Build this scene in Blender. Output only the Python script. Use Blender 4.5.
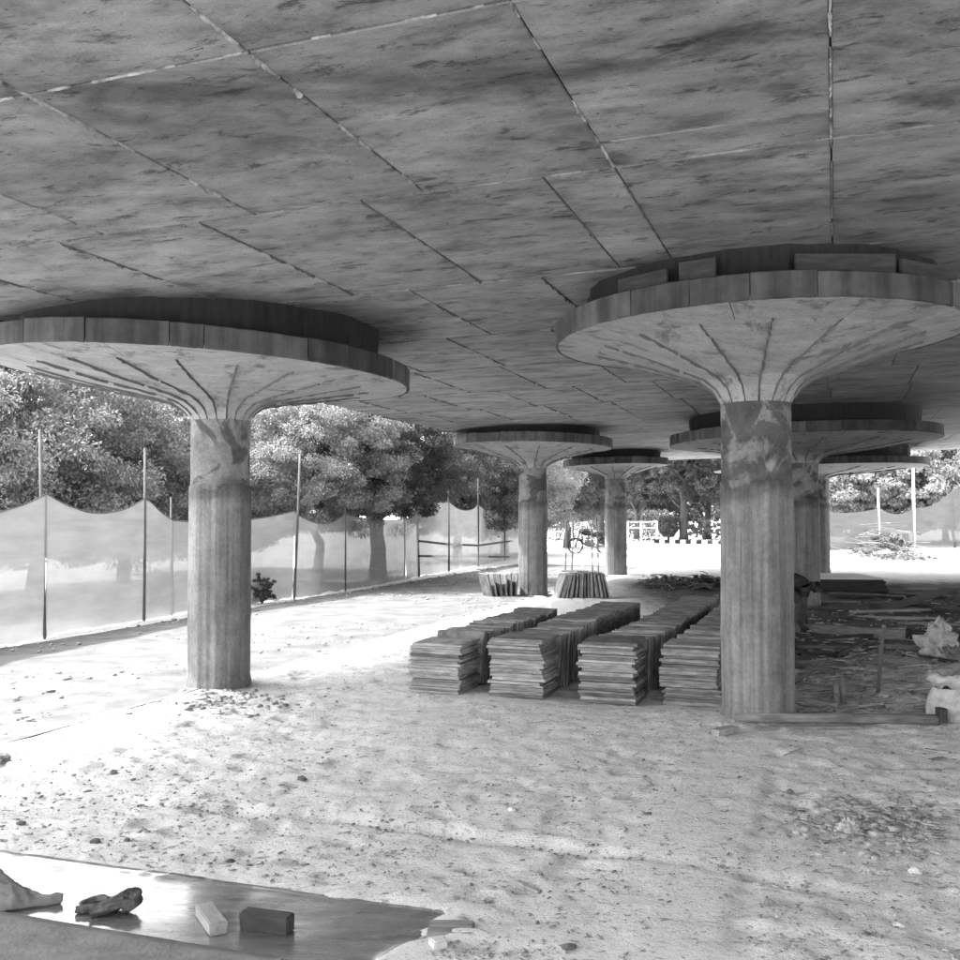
import bpy, bmesh, math, random
import numpy as np
from mathutils import Vector, Matrix

for o in list(bpy.data.objects):
    bpy.data.objects.remove(o)
scene = bpy.context.scene
C = scene.collection
R = math.radians
rng = random.Random(7)
nrg = np.random.default_rng(11)

# ------------------------------------------------------------------ camera
F, PX0, PY0 = 1020.0, 480.0, 480.0        # focal length in photo pixels (960 wide)
CAMZ = 1.76
PITCH = math.atan(32.0 / F)               # looking slightly up, horizon at row 512
cam_d = bpy.data.cameras.new('camera')
cam_d.sensor_width = 36.0
cam_d.lens = 36.0 * F / 960.0
cam_d.clip_start = 0.05
cam_d.clip_end = 3000.0
cam = bpy.data.objects.new('camera', cam_d)
cam.location = (0, 0, CAMZ)
cam.rotation_euler = (math.pi / 2 + PITCH, 0, 0)
C.objects.link(cam)
scene.camera = cam

# ------------------------------------------------------------------ light
T = R(19.2)                                # building axis: turned right of the view
U = Vector((math.sin(T), math.cos(T), 0))  # "a" runs along the column rows
V = Vector((math.cos(T), -math.sin(T), 0)) # "b" runs across them
SUN_EL = R(56)
travel = (V * 0.97 + U * 0.08).normalized()
light_dir = (travel * math.cos(SUN_EL) + Vector((0, 0, -math.sin(SUN_EL)))).normalized()
to_sun = -light_dir
world = bpy.data.worlds.new('World')
scene.world = world
world.use_nodes = True
wn, wl = world.node_tree.nodes, world.node_tree.links
wn.clear()
sky = wn.new('ShaderNodeTexSky')
sky.sky_type = 'NISHITA'
sky.sun_disc = False
sky.sun_elevation = SUN_EL
sky.sun_rotation = math.atan2(to_sun.x, to_sun.y)
sky.dust_density = 3.0
bw = wn.new('ShaderNodeRGBToBW')
bg = wn.new('ShaderNodeBackground')
bg.inputs['Strength'].default_value = 0.15
wo = wn.new('ShaderNodeOutputWorld')
wl.new(sky.outputs[0], bw.inputs[0])
wl.new(bw.outputs[0], bg.inputs[0])
wl.new(bg.outputs[0], wo.inputs[0])
sun_d = bpy.data.lights.new('sun', 'SUN')
sun_d.energy = 1.5
sun_d.angle = R(2.0)
sun_d.color = (1, 1, 1)
sun = bpy.data.objects.new('sun', sun_d)
sun.location = (-20, 10, 30)
sun.rotation_euler = light_dir.to_track_quat('-Z', 'Y').to_euler()
C.objects.link(sun)
vs = scene.view_settings
vs.view_transform = 'Standard'
vs.look = 'None'
vs.exposure = 3.28
vs.gamma = 1.0
vs.use_curve_mapping = False
scene.cycles.max_bounces = 8
scene.cycles.diffuse_bounces = 5
scene.cycles.transparent_max_bounces = 12
scene.cycles.use_denoising = True

# ------------------------------------------------------------------ helpers
def ab(a, b, z=0.0):
    p = U * a + V * b
    return Vector((p.x, p.y, z))

def to_ab(p):
    return p.x * U.x + p.y * U.y, p.x * V.x + p.y * V.y

def ray(px, py):
    cx, cy = (px - PX0) / F, (PY0 - py) / F
    c, s = math.cos(PITCH), math.sin(PITCH)
    return Vector((cx, c - s * cy, s + c * cy))

def gp(px, py, z=0.0):
    d = ray(px, py)
    k = (z - CAMZ) / d.z
    return Vector((d.x * k, d.y * k, z))

def at(px, py, D):
    d = ray(px, py)
    k = D / d.y
    return Vector((d.x * k, D, CAMZ + d.z * k))

def hash2(ix, iy, s):
    h = (ix * 374761393 + iy * 668265263 + s * 974711) & 0xFFFFFFFF
    h = ((h ^ (h >> 13)) * 1274126177) & 0xFFFFFFFF
    return ((h ^ (h >> 16)) & 0xFFFFFF) / float(0xFFFFFF)

def vnoise(x, y, s=0):
    x = np.asarray(x, float); y = np.asarray(y, float)
    ix = np.floor(x).astype(np.int64); iy = np.floor(y).astype(np.int64)
    fx = x - ix; fy = y - iy
    fx = fx * fx * (3 - 2 * fx); fy = fy * fy * (3 - 2 * fy)
    a = hash2(ix, iy, s); b = hash2(ix + 1, iy, s)
    c = hash2(ix, iy + 1, s); d = hash2(ix + 1, iy + 1, s)
    return (a + (b - a) * fx) * (1 - fy) + (c + (d - c) * fx) * fy

def sstep(e0, e1, v):
    t = np.clip((v - e0) / (e1 - e0), 0, 1)
    return t * t * (3 - 2 * t)

LEDGE_B = -5.95
PAD = (3.56, 4.26, -5.6, -1.62)            # wet screed pad in a, b
def groundz(x, y):
    x = np.asarray(x, float); y = np.asarray(y, float)
    a = x * U.x + y * U.y; b = x * V.x + y * V.y
    near = 1 - sstep(30, 60, np.hypot(x, y))
    z = 0.05 * (vnoise(x * .35, y * .35, 1) - .5)
    z = z + 0.030 * (vnoise(x * 1.6 + 9, y * 1.6, 2) - .5)
    rough = .35 + .9 * vnoise(x * .6, y * .6, 21)
    z = z + rough * (0.020 * (vnoise(x * 6, y * 7, 3) - .5) + .020 * (vnoise(x * 14, y * 15, 4) - .5))
    # trampled dents
    d = vnoise(x * 4.2 + 3, y * 7.0, 5)
    z = z - rough * .024 * sstep(.64, .76, d)
    z = z + rough * .012 * sstep(.74, .86, vnoise(x * 9 + 7, y * 11, 6))
    # wheel rut crossing the foreground
    rut = np.abs(y - (6.45 - .16 * (x + 2.6) - .05 * (x + 2.6) ** 2)) + .08 * (vnoise(x * 5, y * 5, 8) - .5)
    z = z - .045 * (1 - sstep(.02, .11, rut)) * sstep(-3.2, -2.4, x) * (1 - sstep(1.2, 2.2, x))
    # churned soil to the right of the front column
    ch = sstep(2.9, 3.6, x) * sstep(6.5, 9.0, y) * (1 - sstep(26, 30, y))
    z = z + ch * (.05 * (vnoise(x * 2.7, y * 2.7, 12) - .45) + .035 * (vnoise(x * 8, y * 8, 13) - .5))
    z = z * near
    ja = .10 * (vnoise(x * 3, y * 3, 81) - .5) + .05 * (vnoise(x * 11, y * 11, 82) - .5)
    inpad = sstep(PAD[0] - .25, PAD[0] - .2, a) * (1 - sstep(PAD[1] - .10, PAD[1] + .04, a + ja)) * (1 - sstep(PAD[3] - .14, PAD[3] + .02, b + ja))
    z = z * (1 - inpad) + .012 * (1 - inpad) * (1 - sstep(PAD[1] + .1, PAD[1] + .5, a)) * (1 - sstep(PAD[3] + .1, PAD[3] + .5, b)) - .016 * inpad
    led = (1 - sstep(.05, .35, np.abs(b - LEDGE_B)))
    z = z * (1 - .8 * led) + .006 * led
    pth = (1 - sstep(LEDGE_B - .06, LEDGE_B - .02, b)) * sstep(-10.2, -10.05, b) * sstep(-8.2, -8, a) * (1 - sstep(33, 33.2, a))
    z = z * (1 - .7 * pth) - .035 * pth
    # smooth strip over the buried beam in front of the nearest column
    bw_ = b + .03 * (vnoise(a * 3, b * 0, 55) - .5)
    st = sstep(-1.3, -.9, bw_) * (1 - sstep(-.48, -.42, bw_)) * (1 - sstep(7.9, 8.1, a))
    return z * (1 - .6 * st) + .006 * st

def gz(x, y):
    return float(groundz(np.array([x]), np.array([y]))[0])

def on_ground(px, py):
    p = gp(px, py)
    p.z = gz(p.x, p.y)
    return p

def tag(o, label=None, cat=None, group=None, kind=None):
    if label: o['label'] = label
    if cat: o['category'] = cat
    if group: o['group'] = group
    if kind: o['kind'] = kind
    return o

def empty(name, loc, rz=0.0):
    o = bpy.data.objects.new(name, None)
    o.empty_display_size = .1
    o.location = loc
    o.rotation_euler = (0, 0, rz)
    C.objects.link(o)
    return o

def link(name, me, m=None, parent=None, loc=None, rot=None):
    o = bpy.data.objects.new(name, me)
    C.objects.link(o)
    if m is not None and len(me.materials) == 0:
        me.materials.append(m)
    if parent is not None: o.parent = parent
    if loc is not None: o.location = loc
    if rot is not None: o.rotation_euler = rot
    return o

def mesh_np(name, verts, faces, smooth=False):
    """faces: int array (n,3) or (n,4), or a list of lists"""
    me = bpy.data.meshes.new(name)
    if isinstance(faces, np.ndarray):
        v = np.asarray(verts, np.float32); n, k = faces.shape
        me.vertices.add(len(v)); me.vertices.foreach_set('co', v.ravel())
        me.loops.add(n * k); me.loops.foreach_set('vertex_index', faces.astype(np.int32).ravel())
        me.polygons.add(n)
        me.polygons.foreach_set('loop_start', np.arange(0, n * k, k, dtype=np.int32))
        me.polygons.foreach_set('loop_total', np.full(n, k, np.int32))
        me.update(calc_edges=True)
        me.validate()
    else:
        me.from_pydata([tuple(v) for v in verts], [], faces)
        me.update()
    if smooth:
        me.polygons.foreach_set('use_smooth', [True] * len(me.polygons))
    return me

class MB:
    """collects simple shapes into one mesh"""
    def __init__(self): self.v = []; self.f = []
    def add(self, vs_, fs_):
        n = len(self.v); self.v += [tuple(p) for p in vs_]
        self.f += [[i + n for i in f] for f in fs_]
        return self
    def box(self, c, s, rot=None, ch=0.0, jit=0.0):
        hx, hy, hz = s[0] / 2, s[1] / 2, s[2] / 2
        M = rot if rot is not None else Matrix.Identity(3)
        c = Vector(c)
        if ch <= 0:
            P = [Vector((x * hx, y * hy, z * hz)) for z in (-1, 1) for x, y in ((-1, -1), (1, -1), (1, 1), (-1, 1))]
            Fc = [[3, 2, 1, 0], [4, 5, 6, 7], [0, 1, 5, 4], [1, 2, 6, 5], [2, 3, 7, 6], [3, 0, 4, 7]]
        else:
            P = []
            for z in (-hz, hz):
                for inset in ((ch, 0), ) :
                    P += [Vector((x, y, z)) for x, y in ((-hx + ch, -hy), (hx - ch, -hy), (hx, -hy + ch), (hx, hy - ch), (hx - ch, hy), (-hx + ch, hy), (-hx, hy - ch), (-hx, -hy + ch))]
            Fc = [[7, 6, 5, 4, 3, 2, 1, 0], [8, 9, 10, 11, 12, 13, 14, 15]] + [[i, (i + 1) % 8, (i + 1) % 8 + 8, i + 8] for i in range(8)]
        if jit:
            P = [p + Vector((rng.uniform(-jit, jit), rng.uniform(-jit, jit), rng.uniform(-jit, jit))) for p in P]
        return self.add([M @ p + c for p in P], Fc)
    def tube(self, pts, rad, n=8, cap=True):
        pts = [Vector(p) for p in pts]
        if not isinstance(rad, (list, tuple)): rad = [rad] * len(pts)
        base = len(self.v)
        for i, p in enumerate(pts):
            d = (pts[min(i + 1, len(pts) - 1)] - pts[max(i - 1, 0)]).normalized()
            h = Vector((0, 0, 1)) if abs(d.z) < .9 else Vector((1, 0, 0))
            e1 = d.cross(h).normalized(); e2 = d.cross(e1)
            for k in range(n):
                t = 2 * math.pi * k / n
                self.v.append(tuple(p + (e1 * math.cos(t) + e2 * math.sin(t)) * rad[i]))
        for i in range(len(pts) - 1):
            for k in range(n):
                a = base + i * n + k; b = base + i * n + (k + 1) % n
                self.f.append([a, b, b + n, a + n])
        if cap:
            self.f.append([base + k for k in range(n)])
            self.f.append([base + (len(pts) - 1) * n + k for k in range(n)][::-1])
        return self
    def mesh(self, name, smooth=False):
        me = mesh_np(name, self.v, self.f)
        bm = bmesh.new(); bm.from_mesh(me); bmesh.ops.recalc_face_normals(bm, faces=bm.faces[:]); bm.to_mesh(me); bm.free()
        if smooth:
            me.polygons.foreach_set('use_smooth', [True] * len(me.polygons))
        return me
    def build(self, name, m, parent=None, loc=None, rot=None, smooth=False):
        return link(name, self.mesh(name, smooth), m, parent, loc, rot)

ONES = ['', 'first', 'second', 'third', 'fourth', 'fifth', 'sixth', 'seventh', 'eighth', 'ninth', 'tenth', 'eleventh', 'twelfth',
        'thirteenth', 'fourteenth', 'fifteenth', 'sixteenth', 'seventeenth', 'eighteenth', 'nineteenth']
TENS = {20: ('twentieth', 'twenty'), 30: ('thirtieth', 'thirty'), 40: ('fortieth', 'forty'), 50: ('fiftieth', 'fifty'), 60: ('sixtieth', 'sixty')}
def ordinal(n):
    if n < 20: return ONES[n]
    t, o = n // 10 * 10, n % 10
    return TENS[t][0] if o == 0 else TENS[t][1] + '-' + ONES[o]

# ------------------------------------------------------------------ materials (the photograph is black and white)
class NT:
    def __init__(self, name):
        self.m = bpy.data.materials.new(name); self.m.use_nodes = True
        self.n, self.l = self.m.node_tree.nodes, self.m.node_tree.links
        self.p = self.n['Principled BSDF']
        self.out = self.n['Material Output']
        self.tc = self.n.new('ShaderNodeTexCoord')
        self._info = None
    def coord(self, scale=(1, 1, 1), src='Object', rnd=0.0):
        mp = self.n.new('ShaderNodeMapping'); mp.inputs['Scale'].default_value = scale
        self.l.new(self.tc.outputs[src], mp.inputs['Vector'])
        if rnd:
            if self._info is None: self._info = self.n.new('ShaderNodeObjectInfo')
            mu = self.n.new('ShaderNodeMath'); mu.operation = 'MULTIPLY'; mu.inputs[1].default_value = rnd
            self.l.new(self._info.outputs['Random'], mu.inputs[0])
            self.l.new(mu.outputs[0], mp.inputs['Location'])
        return mp.outputs[0]
    def noise(self, vec, scale, detail=6, rough=.6, dist=0.0):
        t = self.n.new('ShaderNodeTexNoise')
        t.inputs['Scale'].default_value = scale; t.inputs['Detail'].default_value = detail
        t.inputs['Roughness'].default_value = rough; t.inputs['Distortion'].default_value = dist
        self.l.new(vec, t.inputs['Vector'])
        return t.outputs['Fac']
    def ramp(self, fac, stops):
        r = self.n.new('ShaderNodeValToRGB')
        els = r.color_ramp.elements
        while len(els) < len(stops): els.new(.5)
        for e, (p, v) in zip(els, stops):
            e.position = p; e.color = (v, v, v, 1)
        self.l.new(fac, r.inputs[0])
        return r.outputs[0]
    def math(self, op, a, b):
        m = self.n.new('ShaderNodeMath'); m.operation = op
        for i, v in enumerate((a, b)):
            if isinstance(v, (int, float)): m.inputs[i].default_value = v
            else: self.l.new(v, m.inputs[i])
        return m.outputs[0]
    def mix(self, fac, a, b):
        m = self.n.new('ShaderNodeMix'); m.data_type = 'FLOAT'
        for i, v in ((0, fac), (2, a), (3, b)):
            if isinstance(v, (int, float)): m.inputs[i].default_value = v
            else: self.l.new(v, m.inputs[i])
        return m.outputs[0]
    def sep_z(self, src='Object'):
        s = self.n.new('ShaderNodeSeparateXYZ'); self.l.new(self.tc.outputs[src], s.inputs[0]); return s
    def rand(self, lo, hi):
        if self._info is None: self._info = self.n.new('ShaderNodeObjectInfo')
        return self.mix(self._info.outputs['Random'], lo, hi)
    def done(self, col, rough=.85, bump=None, bstr=.3, bdist=.01, spec=.3):
        if isinstance(col, (int, float)): self.p.inputs['Base Color'].default_value = (col, col, col, 1)
        else: self.l.new(col, self.p.inputs['Base Color'])
        if isinstance(rough, (int, float)): self.p.inputs['Roughness'].default_value = rough
        else: self.l.new(rough, self.p.inputs['Roughness'])
        self.p.inputs['Specular IOR Level'].default_value = spec
        if bump is not None:
            b = self.n.new('ShaderNodeBump'); b.inputs['Strength'].default_value = bstr; b.inputs['Distance'].default_value = bdist
            self.l.new(bump, b.inputs['Height']); self.l.new(b.outputs[0], self.p.inputs['Normal'])
        return self.m

def simple(name, lo, hi, scale=6.0, rough=.8, bstr=.25, bdist=.006, stretch=(1, 1, 1), rnd=20.0, spec=.3, vary=0.0):
    t = NT(name); v = t.coord(stretch, rnd=rnd)
    n = t.noise(v, scale)
    c = t.ramp(n, [(.3, lo), (.7, hi)])
    if vary: c = t.math('MULTIPLY', c, t.rand(1 - vary, 1 + vary))
    return t.done(c, rough, t.noise(v, scale * 4), bstr, bdist, spec)

def m_soffit():
    t = NT('soffit_concrete')
    v = t.coord((1, 1, 1), rnd=40)
    big = t.noise(t.coord((1, 1.3, 1), rnd=40), .9, 5, .6)
    cloud = t.noise(t.coord((.8, 1.5, 1), rnd=23), 2.4, 9, .72, .25)
    wipe = t.noise(t.coord((.8, 2.0, 1), rnd=31), 3.0, 6, .6)
    stain = t.noise(t.coord((.75, 1.9, 1), rnd=57), 4.2, 8, .75, .4)
    pits = t.noise(t.coord((.6, 1.6, 1), rnd=13), 26, 4, .65)
    grain = t.noise(v, 85, 3, .6)
    c = t.ramp(big, [(.28, .16), (.72, .28)])
    c = t.math('MULTIPLY', c, t.ramp(cloud, [(.33, .36), (.50, .95), (.68, 1.22)]))
    c = t.math('MULTIPLY', c, t.ramp(wipe, [(.3, .85), (.6, 1.05)]))
    c = t.math('MULTIPLY', c, t.ramp(stain, [(.37, .28), (.44, 1.0)]))
    c = t.math('MULTIPLY', c, t.ramp(pits, [(.31, .22), (.36, 1.0)]))
    c = t.math('MULTIPLY', c, t.ramp(grain, [(.3, .82), (.65, 1.1)]))
    c = t.math('MULTIPLY', c, t.rand(.90, 1.10))
    # dirt blotches across panels, with shade painted in towards the near end
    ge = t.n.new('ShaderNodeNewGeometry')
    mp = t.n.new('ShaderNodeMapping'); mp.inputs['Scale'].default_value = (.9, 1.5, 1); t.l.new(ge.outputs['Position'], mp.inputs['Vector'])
    wet = t.noise(mp.outputs[0], .55, 9, .66, .4)  # blotch noise for the dirt and the painted shade
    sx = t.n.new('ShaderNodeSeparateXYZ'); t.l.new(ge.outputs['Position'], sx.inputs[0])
    near_shade = t.ramp(t.math('MULTIPLY', t.math('ADD', sx.outputs[1], t.math('MULTIPLY', wet, 3.0)), .1), [(.45, 1), (.95, 0)])
    c = t.math('MULTIPLY', c, t.mix(near_shade, 1.0, t.ramp(wet, [(.41, .14), (.56, .80)])))
    h = t.math('ADD', cloud, t.math('ADD', t.math('MULTIPLY', pits, .5), t.math('MULTIPLY', grain, .15)))
    return t.done(c, .75, h, .45, .012, .25)

def m_column(name='column_concrete', cover=.43, off=0.0):
    t = NT(name)
    v = t.coord((1, 1, 1), rnd=30)
    fine = t.noise(v, 30, 7, .7)
    mid = t.noise(v, 5, 8, .7, .3)
    streak = t.noise(t.coord((8, 8, .25), rnd=30), 1.0, 9, .68)
    rust = t.noise(t.coord((22, 22, .7), rnd=11), 1.0, 8, .7)
    wide = t.noise(t.coord((2.2, 2.2, .6), rnd=17), 1.0, 4, .6)
    bc = t.coord((1, 1, .9), rnd=0 if off else 40)
    bc.node.inputs['Location'].default_value = (off, off * .7, 0)
    blot = t.noise(bc, 2.0, 9, .6, 1.1)
    z = t.sep_z().outputs[2]
    wob = t.math('ADD', z, t.math('MULTIPLY', t.math('SUBTRACT', t.noise(v, 2.6, 5, .6), .5), .42))
    upper = t.ramp(t.math('SUBTRACT', wob, 1.5), [(.46, 0), (.53, 1)])
    lowc = t.math('MULTIPLY', t.ramp(streak, [(.36, .115), (.6, .215)]), t.ramp(wide, [(.35, .75), (.65, 1.2)]))
    lowc = t.math('MULTIPLY', lowc, t.ramp(rust, [(.32, .72), (.5, 1.0), (.75, 1.12)]))
    upc = t.math('MULTIPLY', t.ramp(mid, [(.3, .15), (.7, .235)]), t.ramp(blot, [(cover, .38), (cover + .05, 1.0)]))
    c = t.mix(upper, lowc, upc)
    band = t.ramp(t.math('ABSOLUTE', t.math('SUBTRACT', wob, 1.95), 0), [(0.02, .55), (.13, 1.0)])
    c = t.math('MULTIPLY', c, band)
    c = t.math('MULTIPLY', c, t.ramp(mid, [(.3, .72), (.6, 1.08)]))
    c = t.math('MULTIPLY', c, t.ramp(fine, [(.3, .78), (.6, 1.08)]))
    bh = t.math('ADD', t.math('MULTIPLY', streak, 1.2), t.math('ADD', t.math('MULTIPLY', fine, .5), mid))
    return t.done(c, .8, bh, .55, .014, .25)

def m_cone():
    t = NT('capital_concrete')
    v = t.coord((1, 1, 1), rnd=25)
    n1 = t.noise(t.coord((2, 5, 2), rnd=25), 2.2, 7, .65)
    blot = t.noise(v, 3.2, 8, .72, .5)
    c = t.math('MULTIPLY', t.ramp(n1, [(.3, .20), (.68, .32)]), t.ramp(blot, [(.37, .45), (.46, 1.0)]))
    c = t.math('MULTIPLY', c, t.ramp(t.noise(v, 40, 4, .65), [(.3, .7), (.5, 1.03)]))
    c = t.math('MULTIPLY', c, t.rand(.9, 1.08))
    return t.done(c, .75, t.noise(v, 16, 6, .7), .3, .006, .25)

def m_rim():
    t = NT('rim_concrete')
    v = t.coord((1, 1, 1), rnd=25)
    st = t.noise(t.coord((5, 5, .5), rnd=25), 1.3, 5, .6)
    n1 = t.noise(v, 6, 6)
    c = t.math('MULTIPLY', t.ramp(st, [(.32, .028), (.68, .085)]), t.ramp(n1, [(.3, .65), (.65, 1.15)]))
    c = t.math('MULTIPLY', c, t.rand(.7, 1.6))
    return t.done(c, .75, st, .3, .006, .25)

def m_soil():
    t = NT('dry_soil')
    v = t.coord((1, 1, 1), 'Object')
    big = t.noise(v, .5, 4, .55)
    mid = t.noise(v, 3.5, 7, .65)
    fine = t.noise(t.coord((1, 1.4, 1)), 26, 8, .75)
    grit = t.noise(v, 95, 4, .7)
    c = t.ramp(big, [(.3, .56), (.7, .66)])
    c = t.math('MULTIPLY', c, t.ramp(mid, [(.28, .74), (.46, 1.02)]))
    c = t.math('MULTIPLY', c, t.ramp(t.noise(v, 9, 8, .75, .3), [(.33, .6), (.42, 1.0)]))
    c = t.math('MULTIPLY', c, t.ramp(fine, [(.335, .30), (.42, 1.02)]))
    c = t.math('MULTIPLY', c, t.ramp(grit, [(.31, .45), (.42, 1.0)]))
    scuff = t.noise(t.coord((1, 1.5, 1)), 13, 7, .7, .5)
    c = t.math('MULTIPLY', c, t.ramp(scuff, [(.35, .36), (.42, 1.0)]))
    track = t.noise(t.coord((.25, 1.3, 1)), 1.6, 6, .7, 1.2)
    c = t.math('MULTIPLY', c, t.ramp(track, [(.32, .66), (.38, 1.0)]))
    # darker churned earth on the right where the ground was dug over
    s = t.sep_z()
    dx = t.ramp(t.math('MULTIPLY', t.math('ADD', s.outputs[0], t.math('MULTIPLY', mid, 1.5)), .1), [(.34, 0), (.46, 1)])
    dy = t.ramp(t.math('MULTIPLY', t.math('ADD', s.outputs[1], t.math('MULTIPLY', mid, 3)), .02), [(.235, 0), (.30, 1), (.53, 1), (.57, 0)])
    dug = t.math('MULTIPLY', dx, dy)
    c = t.math('MULTIPLY', c, t.mix(dug, 1.0, .17))
    h = t.math('ADD', t.math('MULTIPLY', mid, 1.4), t.math('ADD', fine, t.math('MULTIPLY', grit, .25)))
    return t.done(c, .95, h, .8, .03, .1)

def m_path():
    t = NT('sunlit_ground_toned')
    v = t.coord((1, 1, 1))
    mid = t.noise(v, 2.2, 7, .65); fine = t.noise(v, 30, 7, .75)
    c = t.math('MULTIPLY', t.ramp(mid, [(.3, .075), (.65, .15)]), t.ramp(fine, [(.32, .35), (.44, 1.0)]))  # colour set below the soil's to hold back the sunlight on it
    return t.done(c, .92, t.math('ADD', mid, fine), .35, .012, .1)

def m_wet():
    t = NT('wet_screed')
    v = t.coord((1, 1, 1))
    n = t.noise(t.coord((2.5, 9, 1)), 1.3, 6, .65, .4)
    c = t.ramp(n, [(.3, .05), (.7, .17)])
    r = t.ramp(t.noise(t.coord((2, 7, 1)), 2.0, 5), [(.35, .14), (.7, .42)])
    m = t.done(c, r, t.noise(t.coord((3, 14, 1)), 5, 7, .7), .14, .004, .5)
    t.p.inputs['Coat Weight'].default_value = 1.0
    cr = t.ramp(t.noise(t.coord((2, 8, 1)), 3.0, 7, .7), [(.35, .05), (.75, .30)]); t.l.new(cr, t.p.inputs['Coat Roughness'])
    t.p.inputs['Coat IOR'].default_value = 1.8
    return m

def m_leaf(name, lo, hi):
    t = NT(name)
    n = t.noise(t.coord((1, 1, 1), rnd=9), 1.8, 4)
    c = t.ramp(n, [(.3, lo), (.7, hi)])
    t.done(c, .55, None, spec=.35)
    tr = t.n.new('ShaderNodeBsdfTranslucent'); t.l.new(c, tr.inputs[0])
    mx = t.n.new('ShaderNodeMixShader'); mx.inputs[0].default_value = .35
    t.l.new(t.p.outputs[0], mx.inputs[1]); t.l.new(tr.outputs[0], mx.inputs[2])
    t.l.new(mx.outputs[0], t.out.inputs[0])
    return t.m

def m_net(name='shade_net', k=1.0):
    t = NT(name)
    n = t.noise(t.coord((1, 1, 3), rnd=30), 1.4, 6, .6)
    weave = t.noise(t.coord((30, 30, 30)), 6, 2)
    fold = t.noise(t.coord((.6, .6, 4), rnd=30), 1.2, 5, .65, .8)
    c = t.math('MULTIPLY', t.ramp(n, [(.3, .215 * k), (.7, .265 * k)]), t.ramp(fold, [(.3, .86), (.6, 1.05)]))
    t.done(c, .8, weave, .3, .003, .1)
    tr = t.n.new('ShaderNodeBsdfTranslucent'); t.l.new(c, tr.inputs[0])
    m1 = t.n.new('ShaderNodeMixShader'); m1.inputs[0].default_value = .2
    t.l.new(t.p.outputs[0], m1.inputs[1]); t.l.new(tr.outputs[0], m1.inputs[2])
    tp = t.n.new('ShaderNodeBsdfTransparent')
    m2 = t.n.new('ShaderNodeMixShader')
    t.l.new(t.ramp(n, [(.3, .07), (.7, .05)]), m2.inputs[0])
    t.l.new(m1.outputs[0], m2.inputs[1]); t.l.new(tp.outputs[0], m2.inputs[2])
    t.l.new(m2.outputs[0], t.out.inputs[0])
    return t.m

def m_panel():
    t = NT('weathered_panel')
    v = t.coord((1, 1, 1), rnd=60)
    n = t.noise(t.coord((1.5, 1.5, 8), rnd=60), 4, 7, .7)
    c = t.ramp(n, [(.28, .07), (.7, .34)])
    c = t.math('MULTIPLY', c, t.rand(.5, 1.45))
    return t.done(c, .85, t.noise(v, 22, 6), .4, .006, .2)

M = dict(
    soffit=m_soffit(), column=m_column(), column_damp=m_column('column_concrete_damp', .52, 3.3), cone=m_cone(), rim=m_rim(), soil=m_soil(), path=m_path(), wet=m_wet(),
    net=m_net(), net_dark=m_net('darker_net', .5), panel=m_panel(),  # net_dark is the same net in a darker colour
    core=simple('raw_concrete', .03, .06, 5), drop=simple('drop_shade_concrete', .006, .018, 6, stretch=(4, 4, .6)),  # drop colour holds painted shade of the recess under the slab
    ridge=simple('cement_seam', .03, .40, 9, bstr=.5),
    seam_dark=simple('dark_seam', .06, .12, 20),
    step=simple('step_concrete', .10, .18, 9, bstr=.6, bdist=.01), strip=simple('beam_concrete', .48, .56, 5),
    damp=simple('damp_soil', .14, .34, 14, vary=.25), clod=simple('soil_clod', .08, .34, 14, vary=.25), stone=simple('pale_stone', .3, .55, 8), dark_stone=simple('dark_stone', .05, .13, 12),
    leaf=m_leaf('leaf_bright', .16, .34), leaf_dark=m_leaf('leaf_dark', .05, .13), leaf_pale=m_leaf('leaf_pale', .20, .32),
    bark=simple('bark', .03, .08, 8, stretch=(1, 1, .25), bstr=.6, bdist=.02),
    pole_dark=simple('dark_pole', .02, .05, 8, stretch=(1, 1, .3)), pole_pale=simple('pale_pole', .40, .55, 8, stretch=(1, 1, .3)),
    pole_mid=simple('bamboo_pole', .06, .14, 6, stretch=(1, 1, .4)),
    wood=simple('grey_timber', .08, .24, 5, stretch=(1, 6, 6), bstr=.4), wood_pale=simple('pale_timber', .17, .30, 5, stretch=(1, 5, 5), bstr=.3),
    wood_dark=simple('dark_timber', .02, .055, 5, stretch=(1, 5, 5), bstr=.3),
    cloth=simple('grey_cloth', .10, .19, 14), cloth_dark=simple('dark_cloth', .015, .10, 34), white=simple('white_fabric', .22, .55, 9, bstr=.7, bdist=.02),
    skin=simple('skin', .04, .06, 6), hair=simple('hair', .012, .02, 30), shirt=simple('worker_shirt', .012, .025, 10), trousers=simple('worker_trousers', .03, .055, 10),
    rubber=simple('rubber', .02, .035, 9), metal=simple('grey_metal', .08, .16, 9, rough=.45), black=simple('black_paint', .02, .03, 9), whitepaint=simple('white_paint', .7, .8, 9),
    splinter=simple('weathered_splinter', .05, .42, 3.5, stretch=(1, 1, 1)), rust=simple('rusty_steel', .07, .16, 12, rough=.7), sheet=simple('sunlit_sheet', .55, .65, 4),
)

# ------------------------------------------------------------------ ground
def spaced(lo, hi, n0, n1, step, far_lo, far_hi, k):
    left = lo - np.geomspace(step, lo - far_lo, k)[::-1]
    mid = np.arange(lo, hi, step)
    right = hi + np.geomspace(step, far_hi - hi, k)
    return np.concatenate([left, mid, right])
gx = spaced(-6.0, 9.0, 0, 0, .034, -600, 600, 110)
gy = spaced(3.2, 14.0, 0, 0, .034, -80, 1500, 130)
X, Y = np.meshgrid(gx, gy)
Z = groundz(X, Y)
nx, ny = len(gx), len(gy)
idx = np.arange(nx * ny).reshape(ny, nx)
fc = np.stack([idx[:-1, :-1], idx[:-1, 1:], idx[1:, 1:], idx[1:, :-1]], -1).reshape(-1, 4)
ground = link('ground', mesh_np('ground', np.stack([X, Y, Z], -1).reshape(-1, 3), fc, True), M['soil'])
tag(ground, kind='structure')

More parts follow.
